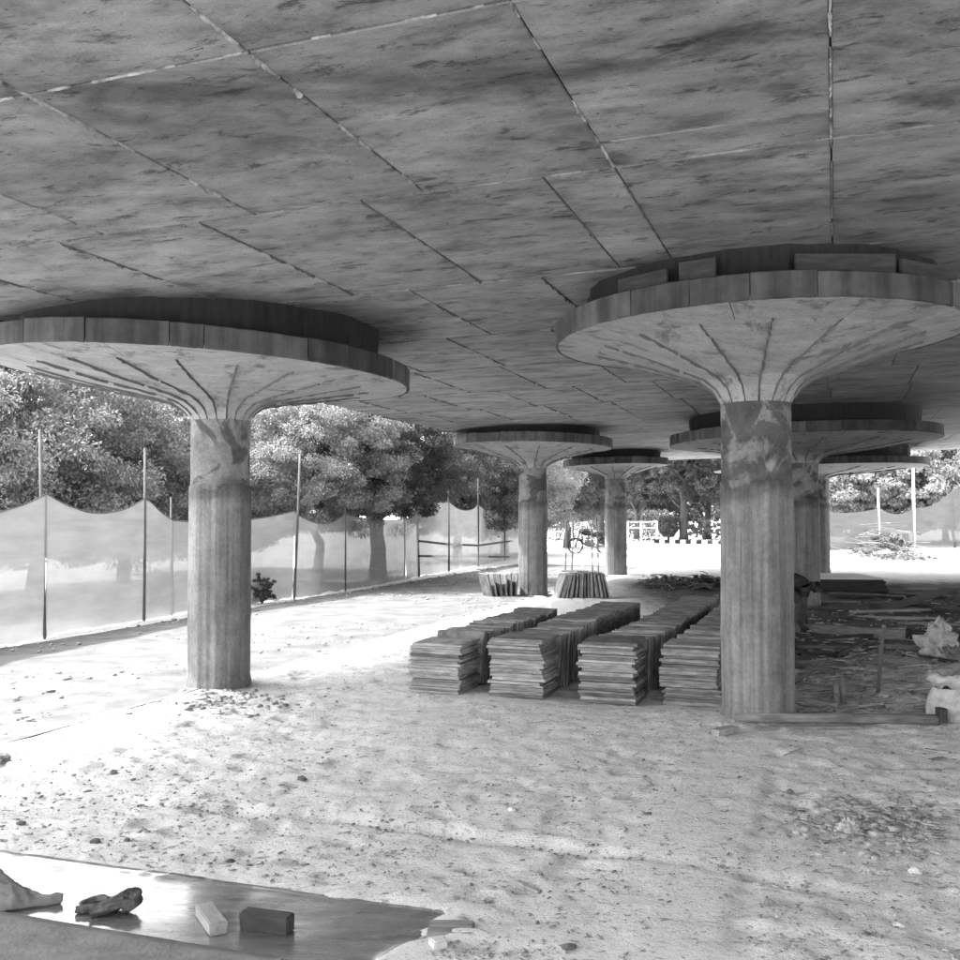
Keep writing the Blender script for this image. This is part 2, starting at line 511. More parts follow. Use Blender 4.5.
def strip_mesh(name, a0, a1, b0, b1, da, db, h, edge=0.02, seed=0):
    """low slab laid on the ground with slightly broken edges"""
    na, nb = max(2, int((a1 - a0) / da)), max(2, int((b1 - b0) / db))
    A = np.linspace(a0, a1, na)[:, None] * np.ones((1, nb)); B = np.linspace(b0, b1, nb)[None, :] * np.ones((na, 1))
    e = edge * (vnoise(A * 3, B * 0 + seed, 30) - .5) + edge * .4 * (vnoise(A * 9, B * 0 + seed, 31) - .5)
    B = B + e * (np.abs(np.linspace(-1, 1, nb))[None, :] ** 4)
    Xs = A * U.x + B * V.x; Ys = A * U.y + B * V.y
    Zs = (.35 * groundz(Xs, Ys) if name != 'path' else .02 * (vnoise(Xs * 1.5, Ys * 1.5, 34) - .5)) + h + .006 * (vnoise(Xs * 4, Ys * 4, 33) - .5)
    top = np.stack([Xs, Ys, Zs], -1).reshape(-1, 3)
    bot = top.copy(); bot[:, 2] = -.12
    id0 = np.arange(na * nb).reshape(na, nb); n = na * nb
    f = [np.stack([id0[:-1, :-1], id0[1:, :-1], id0[1:, 1:], id0[:-1, 1:]], -1).reshape(-1, 4)[:, ::-1]]
    for line in (id0[0], id0[-1], id0[:, 0], id0[:, -1]):
        f.append(np.stack([line[:-1], line[1:], line[1:] + n, line[:-1] + n], -1))
    return mesh_np(name, np.concatenate([top, bot]), np.concatenate(f))
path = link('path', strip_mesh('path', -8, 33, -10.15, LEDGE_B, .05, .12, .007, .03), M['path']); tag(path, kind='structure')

# wet screed pad and the dry concrete step in front of it
pad = link('wet_pavement', strip_mesh('wet_pavement', PAD[0] - .03, PAD[1], PAD[2], PAD[3], .03, .03, .000, .05, 5), M['wet']); tag(pad, kind='structure')
stp = link('pavement_step', strip_mesh('pavement_step', 1.2, PAD[0] - .035, -6.2, -2.02, .05, .03, .045, .03, 7), M['step']); tag(stp, kind='structure')

# soil clods and crumbs
def rock_base(n, seed):
    r = np.random.default_rng(seed)
    out = []
    for k in range(n):
        bm = bmesh.new(); bmesh.ops.create_icosphere(bm, subdivisions=1, radius=1)
        P = np.array([v.co[:] for v in bm.verts]); Fx = np.array([[v.index for v in f.verts] for f in bm.faces]); bm.free()
        P = P * r.uniform(.5, 1.35, (len(P), 1)) * np.array([1.4, r.uniform(.45, 1.0), r.uniform(.22, .5)])
        out.append((P, Fx))
    return out
ROCKS = rock_base(10, 5)
def clods(name, pos, size, mat, kindlabel=None):
    vs_, fs_ = [], []; n = 0
    for (x, y), s in zip(pos, size):
        P, Fx = ROCKS[int(nrg.integers(0, 10))]
        t = nrg.uniform(0, 6.28); c, sn = math.cos(t), math.sin(t)
        Q = P * s
        Q = np.stack([Q[:, 0] * c - Q[:, 1] * sn + x, Q[:, 0] * sn + Q[:, 1] * c + y, Q[:, 2]], -1)
        vs_.append(Q); fs_.append(Fx + n); n += len(P)
    Vv = np.concatenate(vs_)
    cx = np.repeat(np.array([p[0] for p in pos]), 12); cy = np.repeat(np.array([p[1] for p in pos]), 12)
    Vv[:, 2] += groundz(cx, cy) + np.repeat(np.array(size), 12) * .2
    return link(name, mesh_np(name, Vv, np.concatenate(fs_)), mat)
pos, size = [], []
while len(pos) < 5200:
    px, py = nrg.uniform(-20, 980), 600 + 370 * nrg.uniform(0, 1) ** 1.0
    p = gp(px, py); a, b = to_ab(p)
    dens = vnoise(p.x * 1.1 + 5, p.y * 1.1, 40)
    if dens < .38 or (PAD[0] - .1 < a < PAD[1] + .05 and b < PAD[3] + .1) or (a < 3.6 and b < -1.95): continue
    if -1.0 < b < -.4 and a < 8.4 and nrg.uniform() < .6: continue
    if b < LEDGE_B: continue
    pos.append((p.x, p.y)); size.append(float(.0045 + .011 * nrg.uniform() ** 3.0))
nn_ = len(pos)
tag(clods('soil_crumbs', pos, size, M['clod']), 'small dry soil crumbs strewn over the trodden ground', 'soil', kind='stuff')
pos, size = [], []
while len(pos) < 1200:
    px, py = nrg.uniform(-20, 980), nrg.uniform(640, 975)
    p = gp(px, py); a, b = to_ab(p)
    if vnoise(p.x * .8 + 2, p.y * 1.4, 44) < .45 or (a < PAD[1] + .1 and b < PAD[3] + .15) or b < LEDGE_B: continue
    if -1.0 < b < -.4 and a < 8.4 and nrg.uniform() < .6: continue
    pos.append((p.x, p.y)); size.append(float(.005 + .014 * nrg.uniform() ** 3.5))
while len(pos) < 1650:
    x = nrg.uniform(-2.8, 1.6); y = 6.45 - .16 * (x + 2.6) - .05 * (x + 2.6) ** 2 + nrg.normal(0, .07)
    if vnoise(x * 2.2, y * 0, 47) < .4: continue
    pos.append((x, y)); size.append(float(.005 + .014 * nrg.uniform() ** 3))
tag(clods('damp_crumbs', pos, size, M['damp']), 'darker damp soil crumbs scattered over the trodden ground', 'soil', kind='stuff')
pos, size = [], []
while len(pos) < 2000:
    a = nrg.uniform(4, 30); b = -10.1 + 4.1 * nrg.uniform() ** (2.5 if len(pos) % 2 else 1.0)
    p = ab(a, b)
    if vnoise(p.x * .9, p.y * .9, 46) < .42: continue
    pos.append((p.x, p.y)); size.append(float(.008 + .03 * nrg.uniform() ** 4 + (.02 * nrg.uniform() if b < -9.8 else 0)))
lit = clods('path_litter', pos, size, M['damp']); lit.location.z = .05
tag(lit, 'dark crumbs and litter strewn over the sunlit path by the fence', 'litter', kind='stuff')
pos, size = [], []
while len(pos) < 4200:
    zone = nrg.uniform()
    if zone < .22: px, py = nrg.normal(885, 42), nrg.normal(822, 13)
    elif zone < .75: px, py = nrg.uniform(792, 975), nrg.uniform(600, 722)
    elif zone < .85: px, py = nrg.normal(220, 45), nrg.normal(700, 7)
    else: px, py = nrg.uniform(640, 720), nrg.normal(586, 5)
    p = gp(px, py); a, b = to_ab(p)
    if b < LEDGE_B + .02 : continue
    pos.append((p.x, p.y)); size.append(float(  .006 + .034 * nrg.uniform() ** 4.0))
tag(clods('rubble_clods', pos, size, M['clod']), 'dug up clods and rubble heaped on the right side ground', 'rubble', kind='stuff')

# ------------------------------------------------------------------ roof slab
def slab_z(x, y): return CAMZ + 2.005 - .0135 * y + .018 * x
SA0, SA1, SB0, SB1 = .8, 33.0, -7.72, 26.0  # unseen right end lengthened to cut side light; near end also set for light
def slab_pt(a, b, dz=0.0):
    p = ab(a, b); p.z = slab_z(p.x, p.y) + dz; return p
slab_root = empty('roof_slab', ab(12, 0, 0))
tag(slab_root, 'long flat concrete roof slab carried overhead on mushroom columns', 'roof slab')
bm_ = MB()
cs = [(SA0, SB0), (SA1, SB0), (SA1, SB1), (SA0, SB1)]
lo = [slab_pt(a, b, .03) for a, b in cs]; hi = [slab_pt(a, b, .34) for a, b in cs]
off = Vector(slab_root.location)
bm_.add([p - off for p in lo + hi], [[0, 1, 2, 3], [7, 6, 5, 4], [0, 4, 5, 1], [1, 5, 6, 2], [2, 6, 7, 3], [3, 7, 4, 0]])
bm_.build('slab_body', M['core'], slab_root)
# soffit panels: rows across, each row of panels shifted like the photograph
rows = [(.8, 1.62, 0.0), (1.62, 3.67, 0.0), (3.67, 5.62, 0.0), (5.62, 7.9, -.42), (7.9, 10.1, .08)]
a = 10.1
while a < SA1 - .5:
    a2 = min(a + rng.uniform(2.0, 2.3), SA1)
    if SA1 - a2 < .8: a2 = SA1
    rows.append((a, a2, rng.uniform(-.55, .55))); a = a2
PW = 1.157
ridges = []
def soffit_panel(a0, a1, b0, b1):
    g, ga = .0045, .010
    dz = rng.uniform(-.003, .003)
    per = [(a0 + ga, b0 + g), (a1 - ga, b0 + g), (a1 - ga, b1 - g), (a0 + ga, b1 - g)]
    per2 = [(a0 + ga + .006, b0 + g + .006), (a1 - ga - .006, b0 + g + .006), (a1 - ga - .006, b1 - g - .006), (a0 + ga + .006, b1 - g - .006)]
    c = slab_pt((a0 + a1) / 2, (b0 + b1) / 2)
    vs_ = [slab_pt(*q, .029) - c for q in per] + [slab_pt(*q, .006 + dz) - c for q in per] + [slab_pt(*q, dz) - c for q in per2]
    # local axes turned with the building so that the stain grain follows it
    Rm = Matrix.Rotation(T, 3, 'Z')
    vs_ = [Rm @ v for v in vs_]
    fs_ = [[0, 1, 2, 3], [11, 10, 9, 8]] + [[i, (i + 1) % 4, (i + 1) % 4 + 4, i + 4] for i in range(4)] + [[i + 4, (i + 1) % 4 + 4, (i + 1) % 4 + 8, i + 8] for i in range(4)]
    mb = MB(); mb.add(vs_, fs_)
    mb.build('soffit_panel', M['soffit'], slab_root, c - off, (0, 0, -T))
npan = 0
for (a0, a1, sh) in rows:
    b = -.0 + sh - 7 * PW
    edges = [SB0]
    while b < SB1 - .15:
        if b > 6.5: break
        if b > SB0 + .15: edges.append(b)
        b += PW + rng.uniform(-.03, .03) * (a0 > 8)
    edges.append(min(SB1, b))
    if abs(a0 - 5.62) < .01: edges = sorted([e for e in edges if not -1.4 < e < 2.2] + [-1.157, 0.0, 1.157, 2.2])
    for b0, b1 in zip(edges[:-1], edges[1:]):
        aa0, aa1 = a0, a1
        if abs(a0 - 3.67) < .01 and -1.3 < b0 < -.2: aa1 = 5.23
        if aa1 == 5.23: soffit_panel(5.23, 5.62, b0, b1)
        soffit_panel(aa0, aa1, b0, b1); npan += 1
        if a0 < 17 and -9 < b0 < 3.5:
            ridges.append(('a', a0, a1, b0))
    if a0 < 17:
        ridges.append(('b', a0, SB0, 3.5))
# cement squeezed out of the joints: broken ragged fins
def ridge(kind, c0, c1, c2):
    mb = MB(); step = .022
    if kind == 'a': L0, L1 = c0, c1
    else: L0, L1 = c1, c2
    n = int((L1 - L0) / step); s = rng.uniform(0, 100)
    mid = None
    k = 0
    ts = np.linspace(L0, L1, n)
    amp = (.25 + .75 * vnoise(ts * 1.3 + s, ts * 0, 50)) * vnoise(ts * 9 + s, ts * 0 + 3, 51)
    run = []
    runs = []
    for t, h in zip(ts, amp):
        if h > .20: run.append((t, h))
        else:
            if len(run) > 1: runs.append(run)
            run = []
    if len(run) > 1: runs.append(run)
    for run in runs:
        vv, ff = [], []
        for i, (t, h) in enumerate(run):
            tip = i in (0, len(run) - 1)
            w = (.003 + .007 * h * rng.uniform(.3, 1.5)) * (1.25 if kind == 'a' else .8); d = (.001 if tip else (.004 + .03 * (h - .15) * rng.uniform(.2, 1.6)) * (1 if kind == 'a' else .35))
            j = rng.uniform(-.004, .004); c_j = rng.uniform(-.003, .003)
            for q, dz in ((-w, .008), (j, -d), (w, .008)):
                p = slab_pt(t, c2 + q + c_j, dz) if kind == 'a' else slab_pt(c0 + q + c_j, t, dz)
                vv.append(p - off)
        for i in range(len(run) - 1):
            o = 3 * i
            ff += [[o, o + 1, o + 4, o + 3], [o + 1, o + 2, o + 5, o + 4]]
        mb.add(vv, ff)
    bright = (kind == 'a' and c0 < 5) or (kind == 'b' and c0 < 4)
    if mb.v: mb.build('joint_ridge', M['ridge'] if bright else M['seam_dark'], slab_root)
for r_ in ridges:
    if r_[0] == 'a': ridge('a', r_[1], r_[2], r_[3])
    else: ridge('b', r_[1], r_[2], r_[3])

# ------------------------------------------------------------------ mushroom columns
def shaft_mesh(rad, ztop, seed):
    ns, nz = 110, 60
    zs = np.concatenate([np.linspace(-.15, 2.02, 44), np.linspace(2.035, ztop, 18)])
    th = np.arange(ns) * 2 * math.pi / ns
    vs_ = []
    for z in zs:
        r = np.full(ns, rad)
        if z < 2.03:      # board-marked lower lift, with a slightly proud rim at its top
            r = r + .004 + .010 * (vnoise(th * 7 + seed, th * 0 + 2, 60) > .55) + .005 * (vnoise(th * 5 + seed, z * 1.2 + th * 0, 61) - .5)
            if z < .06: r = r + .012
            r = r + .004 * (abs(z - .72) < .04)
        else:
            r = r - .004 + .003 * (vnoise(th * 3 + seed, z * 3 + th * 0, 62) - .5)
        vs_.append(np.stack([r * np.cos(th), r * np.sin(th), np.full(ns, z)], -1))
    n = len(zs); vs_ = np.concatenate(vs_)
    i = np.arange(n * ns).reshape(n, ns); j = np.roll(i, -1, 1)
    f = np.stack([i[:-1], j[:-1], j[1:], i[1:]], -1).reshape(-1, 4)
    me = mesh_np('shaft', vs_, f, False)
    return me

def revolve(profile, t0, t1, n, closed, tilt, ztop=None, rnd=0.0):
    """profile list of (r, z); sector between angles t0..t1; tilt = function (x, y, z) -> dz"""
    vs_, fs_ = [], []; k = len(profile)
    cols = n if closed else n + 1
    for c in range(cols):
        t = t0 + (t1 - t0) * c / n
        for r, z in profile:
            x, y = r * math.cos(t), r * math.sin(t)
            vs_.append((x, y, z + tilt(x, y, z)))
    for c in range(n):
        c2 = (c + 1) % cols
        for i in range(k - 1):
            fs_.append([c * k + i, c2 * k + i, c2 * k + i + 1, c * k + i + 1])
    return vs_, fs_

def build_column(x, y, Rd, z_rim, label, nsec=12, tx=.018, ty=-.0135, seed=0, rot=.1, rim_h=.19, Rdrop=None, ztop=2.69, disc_off=0.0, mat='column'):
    z0 = gz(x, y)
    root = empty('mushroom_column', (x, y, 0.0))
    tag(root, label, 'column', 'mushroom columns carrying the roof slab')
    shaft = link('shaft', shaft_mesh(.30, ztop, seed), M[mat], root)
    zs = slab_z(x, y)
    def tilt(px, py, z):
        w = min(1, max(0, (z - ztop) / (z_rim - ztop)))
        return (tx * px + ty * py) * w
    Rdrop = Rdrop or Rd * .84
    zr, zt = z_rim, z_rim + rim_h
    z1 = ztop + .25 * (z_rim - ztop) / .55
    z1 = ztop + (z_rim - ztop) * .46
    prof = [(.297, ztop + .002), (.315, ztop + .04), (.37, ztop + .5 * (z1 - ztop)), (.47, ztop + .8 * (z1 - ztop)), (.62, z1),
            (Rd * .56, z1 + (zr - z1) * .38), (Rd * .80, z1 + (zr - z1) * .78)]
    zz = prof[-1][1]
    tk = .022
    # inner body that shows dark in the joints
    core = MB()
    cp = [(max(.02, r - .004), z + tk) for r, z in prof] + [(Rd - .03, zr + .02), (Rd - .03, zt - .006), (0.02, zt - .006)]
    cp[0] = (.28, ztop + .0)
    vv, ff = revolve(cp, 0, 2 * math.pi, 64, True, tilt)
    if disc_off: vv = [(p[0] + disc_off * min(1, max(0, (math.hypot(p[0], p[1]) - .3) / 1.3)), p[1], p[2]) for p in vv]
    core.add(vv, ff)
    cap = core.build('capital', M['core'], root)
    # cone panels
    for s in range(nsec):
        t0 = rot + 2 * math.pi * s / nsec + rng.uniform(-.03, .03) * 0; t1 = t0 + 2 * math.pi / nsec
        n = 6
        dz = rng.uniform(-.004, .004)
        vs_, fs_ = [], []; k = len(prof)
        for c in range(n + 1):
            f = c / n
            for layer in (0, 1):
                for i, (r, z) in enumerate(prof):
                    g = (.007 + .004 * math.sin(r * 9 + s * 2.3)) / r
                    t = t0 + g + (t1 - t0 - 2 * g) * f
                    px_, py_ = r * math.cos(t), r * math.sin(t)
                    zq = z + (tk + .01 if layer else dz * min(1, i / 3))
                    vs_.append((px_, py_, zq + tilt(px_, py_, zq)))
        w = 2 * k
        for c in range(n):
            for i in range(k - 1):
                a_, b_ = c * w, (c + 1) * w
                fs_.append([a_ + i, b_ + i, b_ + i + 1, a_ + i + 1])
                fs_.append([a_ + k + i + 1, b_ + k + i + 1, b_ + k + i, a_ + k + i])
            fs_.append([c * w + k - 1, (c + 1) * w + k - 1, (c + 1) * w + 2 * k - 1, c * w + 2 * k - 1])
        for c in (0, n):
            for i in range(k - 1):
                q = [c * w + i, c * w + i + 1, c * w + k + i + 1, c * w + k + i]
                fs_.append(q if c == 0 else q[::-1])
        if disc_off: vs_ = [(p[0] + disc_off * min(1, max(0, (math.hypot(p[0], p[1]) - .3) / 1.3)), p[1], p[2]) for p in vs_]
        mb = MB(); mb.add(vs_, fs_)
        mb.build('cone_panel', M['cone'], cap, smooth=False)
        # ragged dark seam squeezed out along the joint
        sv_, sf_ = [], []; rr_ = np.linspace(.33, Rd * .80, 26); pr_ = np.array(prof)
        for i, r in enumerate(rr_):
            z = float(np.interp(r, pr_[:, 0], pr_[:, 1])); w_ = .008 + .007 * rng.random(); d_ = .012 + .016 * rng.random()
            tj = t0 + rng.uniform(-.006, .006) / r
            for q, dz_ in ((-w_, .006), (0, -d_), (w_, .006)):
                tq = tj + q / r; px_, py_ = r * math.cos(tq), r * math.sin(tq)
                sv_.append((px_ + disc_off * min(1, max(0, (r - .3) / 1.3)), py_, z + dz_ + tilt(px_, py_, z)))
        for i in range(len(rr_) - 1):
            if rng.random() < .06: continue
            o_ = 3 * i; sf_ += [[o_, o_ + 1, o_ + 4, o_ + 3], [o_ + 1, o_ + 2, o_ + 5, o_ + 4]]
        mb = MB(); mb.add(sv_, sf_); mb.build('seam', M['seam_dark'], cap)
    # outer soffit ring and rim, cast in shorter lengths
    ring_prof = [(Rd * .785, zz - .010), (Rd * .9, zz + (zr - zz) * .52), (Rd - .016, zr - .002), (Rd - .016, zr + .03), (Rd * .785, zz + .04)]
    rim_prof = [(Rd - .013, zr - .006), (Rd, zr + .004), (Rd, zt - .008), (Rd - .012, zt), (Rd * .80, zt - .003), (Rd * .80, zr + .05), (Rd - .013, zr + .04)]
    for nm, profile, ph, nr in (('ring_panel', ring_prof, .1, 11), ('rim_panel', rim_prof, .3, 19)):
        cuts = sorted([rot + ph + 2 * math.pi * (i + rng.uniform(-.4, .4)) / nr for i in range(nr)])
        for i in range(nr):
            t0 = cuts[i] + .002; t1 = (cuts[(i + 1) % nr] + (2 * math.pi if i == nr - 1 else 0)) - .002
            dr = rng.uniform(-.010, .010) if nm == 'rim_panel' else 0
            dzt = rng.uniform(-.010, .006) if nm == 'rim_panel' else 0
            pr = [(r + (dr if r > Rd * .95 else 0), z + (dzt if z > zt - .02 else 0)) for r, z in profile]
            vv, ff = revolve(pr + [pr[0]], t0, t1, 9, False, tilt)
            k = len(pr) + 1
            ff.append(list(range(k - 1))); ff.append([9 * k + q for q in range(k - 1)][::-1])
            if nm == 'rim_panel': vv = [(p[0] * (1 + .004 * (.5 - rng.random())), p[1] * (1 + .004 * (.5 - rng.random())), p[2] + (.006 * (.5 - rng.random()))) for p in vv]
            if disc_off: vv = [(p[0] + disc_off * min(1, max(0, (math.hypot(p[0], p[1]) - .3) / 1.3)), p[1], p[2]) for p in vv]
            mb = MB(); mb.add(vv, ff); mb.build(nm, M['rim'] if nm == 'rim_panel' else M['cone'], cap)
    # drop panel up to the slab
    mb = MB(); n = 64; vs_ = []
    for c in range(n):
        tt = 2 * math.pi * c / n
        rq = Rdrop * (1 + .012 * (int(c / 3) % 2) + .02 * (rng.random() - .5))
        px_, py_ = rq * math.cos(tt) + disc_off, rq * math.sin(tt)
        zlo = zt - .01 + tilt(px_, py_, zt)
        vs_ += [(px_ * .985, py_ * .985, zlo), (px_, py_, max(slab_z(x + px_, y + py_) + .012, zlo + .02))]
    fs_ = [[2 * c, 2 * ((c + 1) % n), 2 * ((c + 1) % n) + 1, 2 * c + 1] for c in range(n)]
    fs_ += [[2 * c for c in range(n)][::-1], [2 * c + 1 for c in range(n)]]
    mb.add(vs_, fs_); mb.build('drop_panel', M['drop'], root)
    return root

colA = (-2.67, 10.48); colB = (2.385, 8.8); colC = (1.13, 21.8); colD = (3.83, 28.8); colE = (6.2, 19.6); colF = (9.75, 29.4)
build_column(*colA, 2.10, 3.155, 'concrete mushroom column on the left with the lit left side', 20, tx=-.055, ty=.0, seed=1, rot=.12, rim_h=.20, Rdrop=1.80, disc_off=-.17)
build_column(*colB, 1.72, 3.245, 'nearest concrete mushroom column on the right with dark damp stains', 16, mat='column_damp', seed=2, rot=.22, Rdrop=1.44)
build_column(*colC, 1.70, 3.14, 'concrete mushroom column behind the rows of plates', 12, tx=-.02, seed=3, rot=.05)
build_column(*colD, 1.48, 3.05, 'farthest small looking concrete mushroom column in full sunlit ground', 12, seed=4, rot=.3)
build_column(*colE, 2.5, 3.10, 'dark concrete mushroom column half hidden behind the nearest right column', 12, seed=5, rot=.4)
build_column(*colF, 2.95, 3.0, 'farthest right concrete mushroom column mostly hidden behind the dark one', 12, seed=6, rot=.15)

# ------------------------------------------------------------------ shuttering panels: flat stacks and long upright rows
PS, PT = .52, .026
def plate_mesh(seed):
    """square ribbed formwork panel: thin face sheet with a battered edge frame"""
    r = random.Random(seed); mb = MB()
    h = PS / 2
    n = 6
    rim = []
    for k in range(4):
        for i in range(n):
            t = -h + PS * i / n
            q = {0: (t, -h), 1: (h, t), 2: (-t, h), 3: (-h, -t)}[k]
            rim.append((q[0] + r.uniform(-.007, .007) - (math.copysign(.02, q[0]) if r.random() < .08 else 0), q[1] + r.uniform(-.007, .007)))
    m = len(rim)
    vs_ = [(x, y, 0) for x, y in rim] + [(x * .985, y * .985, PT * .9) for x, y in rim] + [(x * .985 * .97, y * .985 * .97, PT + r.uniform(-.0015, .0015)) for x, y in rim]
    fs_ = [list(range(m))[::-1], [2 * m + i for i in range(m)]]
    for lay in (0, 1):
        fs_ += [[lay * m + i, lay * m + (i + 1) % m, (lay + 1) * m + (i + 1) % m, (lay + 1) * m + i] for i in range(m)]
    mb.add(vs_, fs_)
    me = mb.mesh('shuttering_plate'); me.materials.append(M['panel'])
    return me
PLATES = [plate_mesh(i) for i in range(8)]
ROWN = ['leftmost row', 'second row from the left', 'third row from the left', 'rightmost row']
row_fl = [gp(409, 694), gp(489, 698.5), gp(580, 703), gp(662, 705)]
row_end_len = [3.35, 4.4, 6.1, 4.6]
ang = R(20.2)
ru = Vector((math.sin(ang), math.cos(ang), 0)); rv = Vector((math.cos(ang), -math.sin(ang), 0))
counts = [19, 20, 20, 20]
stuff_v, stuff_f = [], []
for ri in range(4):
    p0 = row_fl[ri]
    base = max(gz((p0 + ru * i * .26 + rv * j * .26).x, (p0 + ru * i * .26 + rv * j * .26).y) for i in range(3) for j in range(3))
    z = base
    n = counts[ri]
    for k in range(n):
        c = p0 + ru * (PS / 2 + rng.uniform(-.025, .025)) + rv * (PS / 2 + rng.uniform(-.028, .028))
        o = link('shuttering_plate', PLATES[rng.randrange(8)], None, None, (c.x, c.y, z), (0, 0, -ang + rng.uniform(-.045, .045) + rng.randrange(4) * math.pi / 2))
        o.scale.z = rng.choice((.62, .8, .95, 1.0, 1.15, 1.3)); z += PT * o.scale.z + .004 * rng.random()
        top = n - k
        w = 'topmost' if top == 1 else ('bottom' if k == 0 else ordinal(top) + ' from top,')
        tag(o, f'{w} square plate in the flat stack fronting the {ROWN[ri]}', 'plate', 'square plates stacked flat')
    # upright panels behind, leaning a little
    L = row_end_len[ri]; d = PS + .12; k = 0
    side = rng.uniform(-.02, .02)
    while d < L:
        side = max(-.05, min(.05, side + rng.uniform(-.012, .012)))
        c = p0 + ru * d + rv * (PS / 2 + side)
        zb = gz(c.x, c.y) - .002
        lean = .12 + .04 * math.sin(d * 1.3 + ri) + rng.uniform(-.015, .015)
        yaw = -ang + rng.uniform(-.03, .03)
        hh = max(0, rng.uniform(-.02, .014))
        Mt = Matrix.Translation((c.x, c.y, zb + .012 + hh)) @ Matrix.Rotation(yaw, 4, 'Z') @ Matrix.Rotation(math.pi / 2 - lean, 4, 'X') @ Matrix.Translation((0, PS / 2, 0))
        me = PLATES[rng.randrange(8)]
        k += 1
        if k <= 48:
            o = link('shuttering_plate', me); o.matrix_world = Mt
            tag(o, f'{ordinal(k)} upright plate from the front in the {ROWN[ri]}', 'plate', 'square plates standing on edge in rows')
        else:
            nb = len(stuff_v)
            stuff_v += [tuple(Mt @ v.co) for v in me.vertices]
            stuff_f += [[i + nb for i in p.vertices] for p in me.polygons]
        d += PT * 1.0 + rng.uniform(.004, .013)
rest = link('shuttering_plates', mesh_np('shuttering_plates', stuff_v, stuff_f), M['panel'])
tag(rest, 'far ends of the rows of upright plates near the rear column', 'plates', kind='stuff')

def leaning_group(px0, px1, py, n, lean, label_fmt, yaw, face=False):
    pa, pb = gp(px0, py), gp(px1, py)
    for k in range(n):
        f = k / max(1, n - 1)
        c = pa.lerp(pb, f)
        l_ = lean[0] + (lean[1] - lean[0]) * f + rng.uniform(-.03, .03)
        Mt = Matrix.Translation((c.x, c.y, gz(c.x, c.y) + .005)) @ Matrix.Rotation(yaw + rng.uniform(-.08, .08), 4, 'Z') @ Matrix.Rotation(math.pi / 2 - l_, 4, 'X') @ Matrix.Translation((0, PS / 2, 0))
        o = link('shuttering_plate', PLATES[k % 8]); o.matrix_world = Mt
        tag(o, label_fmt.format(ordinal(k + 1)), 'plate', 'square plates leaning around the rear column')
leaning_group(489, 513, 596, 6, (-.22, .05), '{} leaning plate from the left, left of the rear column', -math.pi / 2 + .35)
leaning_group(556, 606, 597.5, 20, (.30, -.25), '{} leaning plate from the left, right of the rear column', -math.pi / 2 + .2)

# ------------------------------------------------------------------ fences of shade net
def net_span(p, q, hp, hq, sag, seed, low=0.0, n=26, m=16):
    P, Q = Vector(p), Vector(q)
    dirn = (Q - P); L = dirn.length
    nrm = Vector((dirn.y, -dirn.x, 0)).normalized()
    vs_ = []
    for i in range(n + 1):
        f = i / n
        g = P.lerp(Q, f); zb = gz(g.x, g.y) + low
        zt = hp + (hq - hp) * f - sag * 4 * f * (1 - f)
        for j in range(m + 1):
            k = j / m
            wr = .10 * (float(vnoise(np.array([f * L * 1.7 + seed]), np.array([k * 3.0 + seed]), 70)[0]) - .5) + .06 * (float(vnoise(np.array([f * L * 4 + seed]), np.array([k * 8.0]), 71)[0]) - .5)
            wr *= math.sin(math.pi * f) ** .5 if 0 < f < 1 else 0
            b = .16 * (1 - k) ** 2 * (float(vnoise(np.array([f * L * 1.1 + seed]), np.array([.5]), 72)[0]) - .5)
            vs_.append(g + nrm * (wr + b) + Vector((0, 0, zb + (zt - zb) * k)))
    fs_ = [[i * (m + 1) + j, (i + 1) * (m + 1) + j, (i + 1) * (m + 1) + j + 1, i * (m + 1) + j + 1] for i in range(n) for j in range(m)]
    return vs_, fs_
def hem(vs_, n, m): return [vs_[i * (m + 1) + m] for i in range(n + 1)]

# (base px, base py, post top px, top py, net height, material)
posts = [(-120, 668, -130, 405, 2.02, 'pole_dark', .022), (45, 637, 40, 430, 2.02, 'pole_mid', .026), (144, 620.5, 145, 448, 1.98, 'pole_mid', .024),
         (172, 615, 171, 497, 1.62, 'pole_mid', .016), (294, 598, 300, 454, 1.78, 'pole_mid', .026), (345.5, 590, 345, 492, 1.72, 'pole_mid', .020),
         (405, 579.5, 404, 500, 1.6, 'pole_pale', .020), (419, 576.5, 417, 500, 2.02, 'pole_dark', .036), (449, 572, 448.5, 490, 2.06, 'pole_dark', .030),
         (478, 567, 478, 478, 1.98, 'pole_dark', .030), (504, 561, 505.5, 478, 1.98, 'pole_dark', .030), (545, 558, 545, 490, 1.9, 'pole_dark', .03)]
f0 = empty('net_fence', gp(45, 637)); fo = Vector(f0.location)
tag(f0, 'long translucent shade net fence on poles along the left side', 'fence')
bases = []
for i, (bx, by, tx_, ty_, nh, mt, rad) in enumerate(posts):
    p = gp(bx, by); t = at(tx_, ty_, p.y)
    mb = MB(); mid = p.lerp(t, .5) + Vector((rng.uniform(-.015, .015), 0, 0))
    zb = gz(p.x, p.y) - .1
    mb.tube([Vector((p.x, p.y, zb)) - fo, mid - fo, t - fo], [rad, rad * .95, rad * .85], 10)
    mb.build('post', M[mt], f0, smooth=True)
    bases.append((p, nh))
sags = [.30, .34, .06, .10, .32, .10, .34, .02, .22, .16, .14, .1]
for i in range(len(posts) - 1):
    (p, hp), (q, hq) = bases[i], bases[i + 1]
    n = max(8, int((q - p).length * 7))
    vs_, fs_ = net_span(p, q, hp, hq, sags[i] * min(1, (q - p).length / 3), i * 7.3, .02, n, 14)
    mb = MB(); mb.add([v - fo for v in vs_], fs_); mb.build('net_panel', M['net'], f0, smooth=True)
    hm = MB(); hm.tube([v - fo for v in hem(vs_, n, 14)], .009, 5); hm.build('hem_rope', M['pole_mid'], f0)
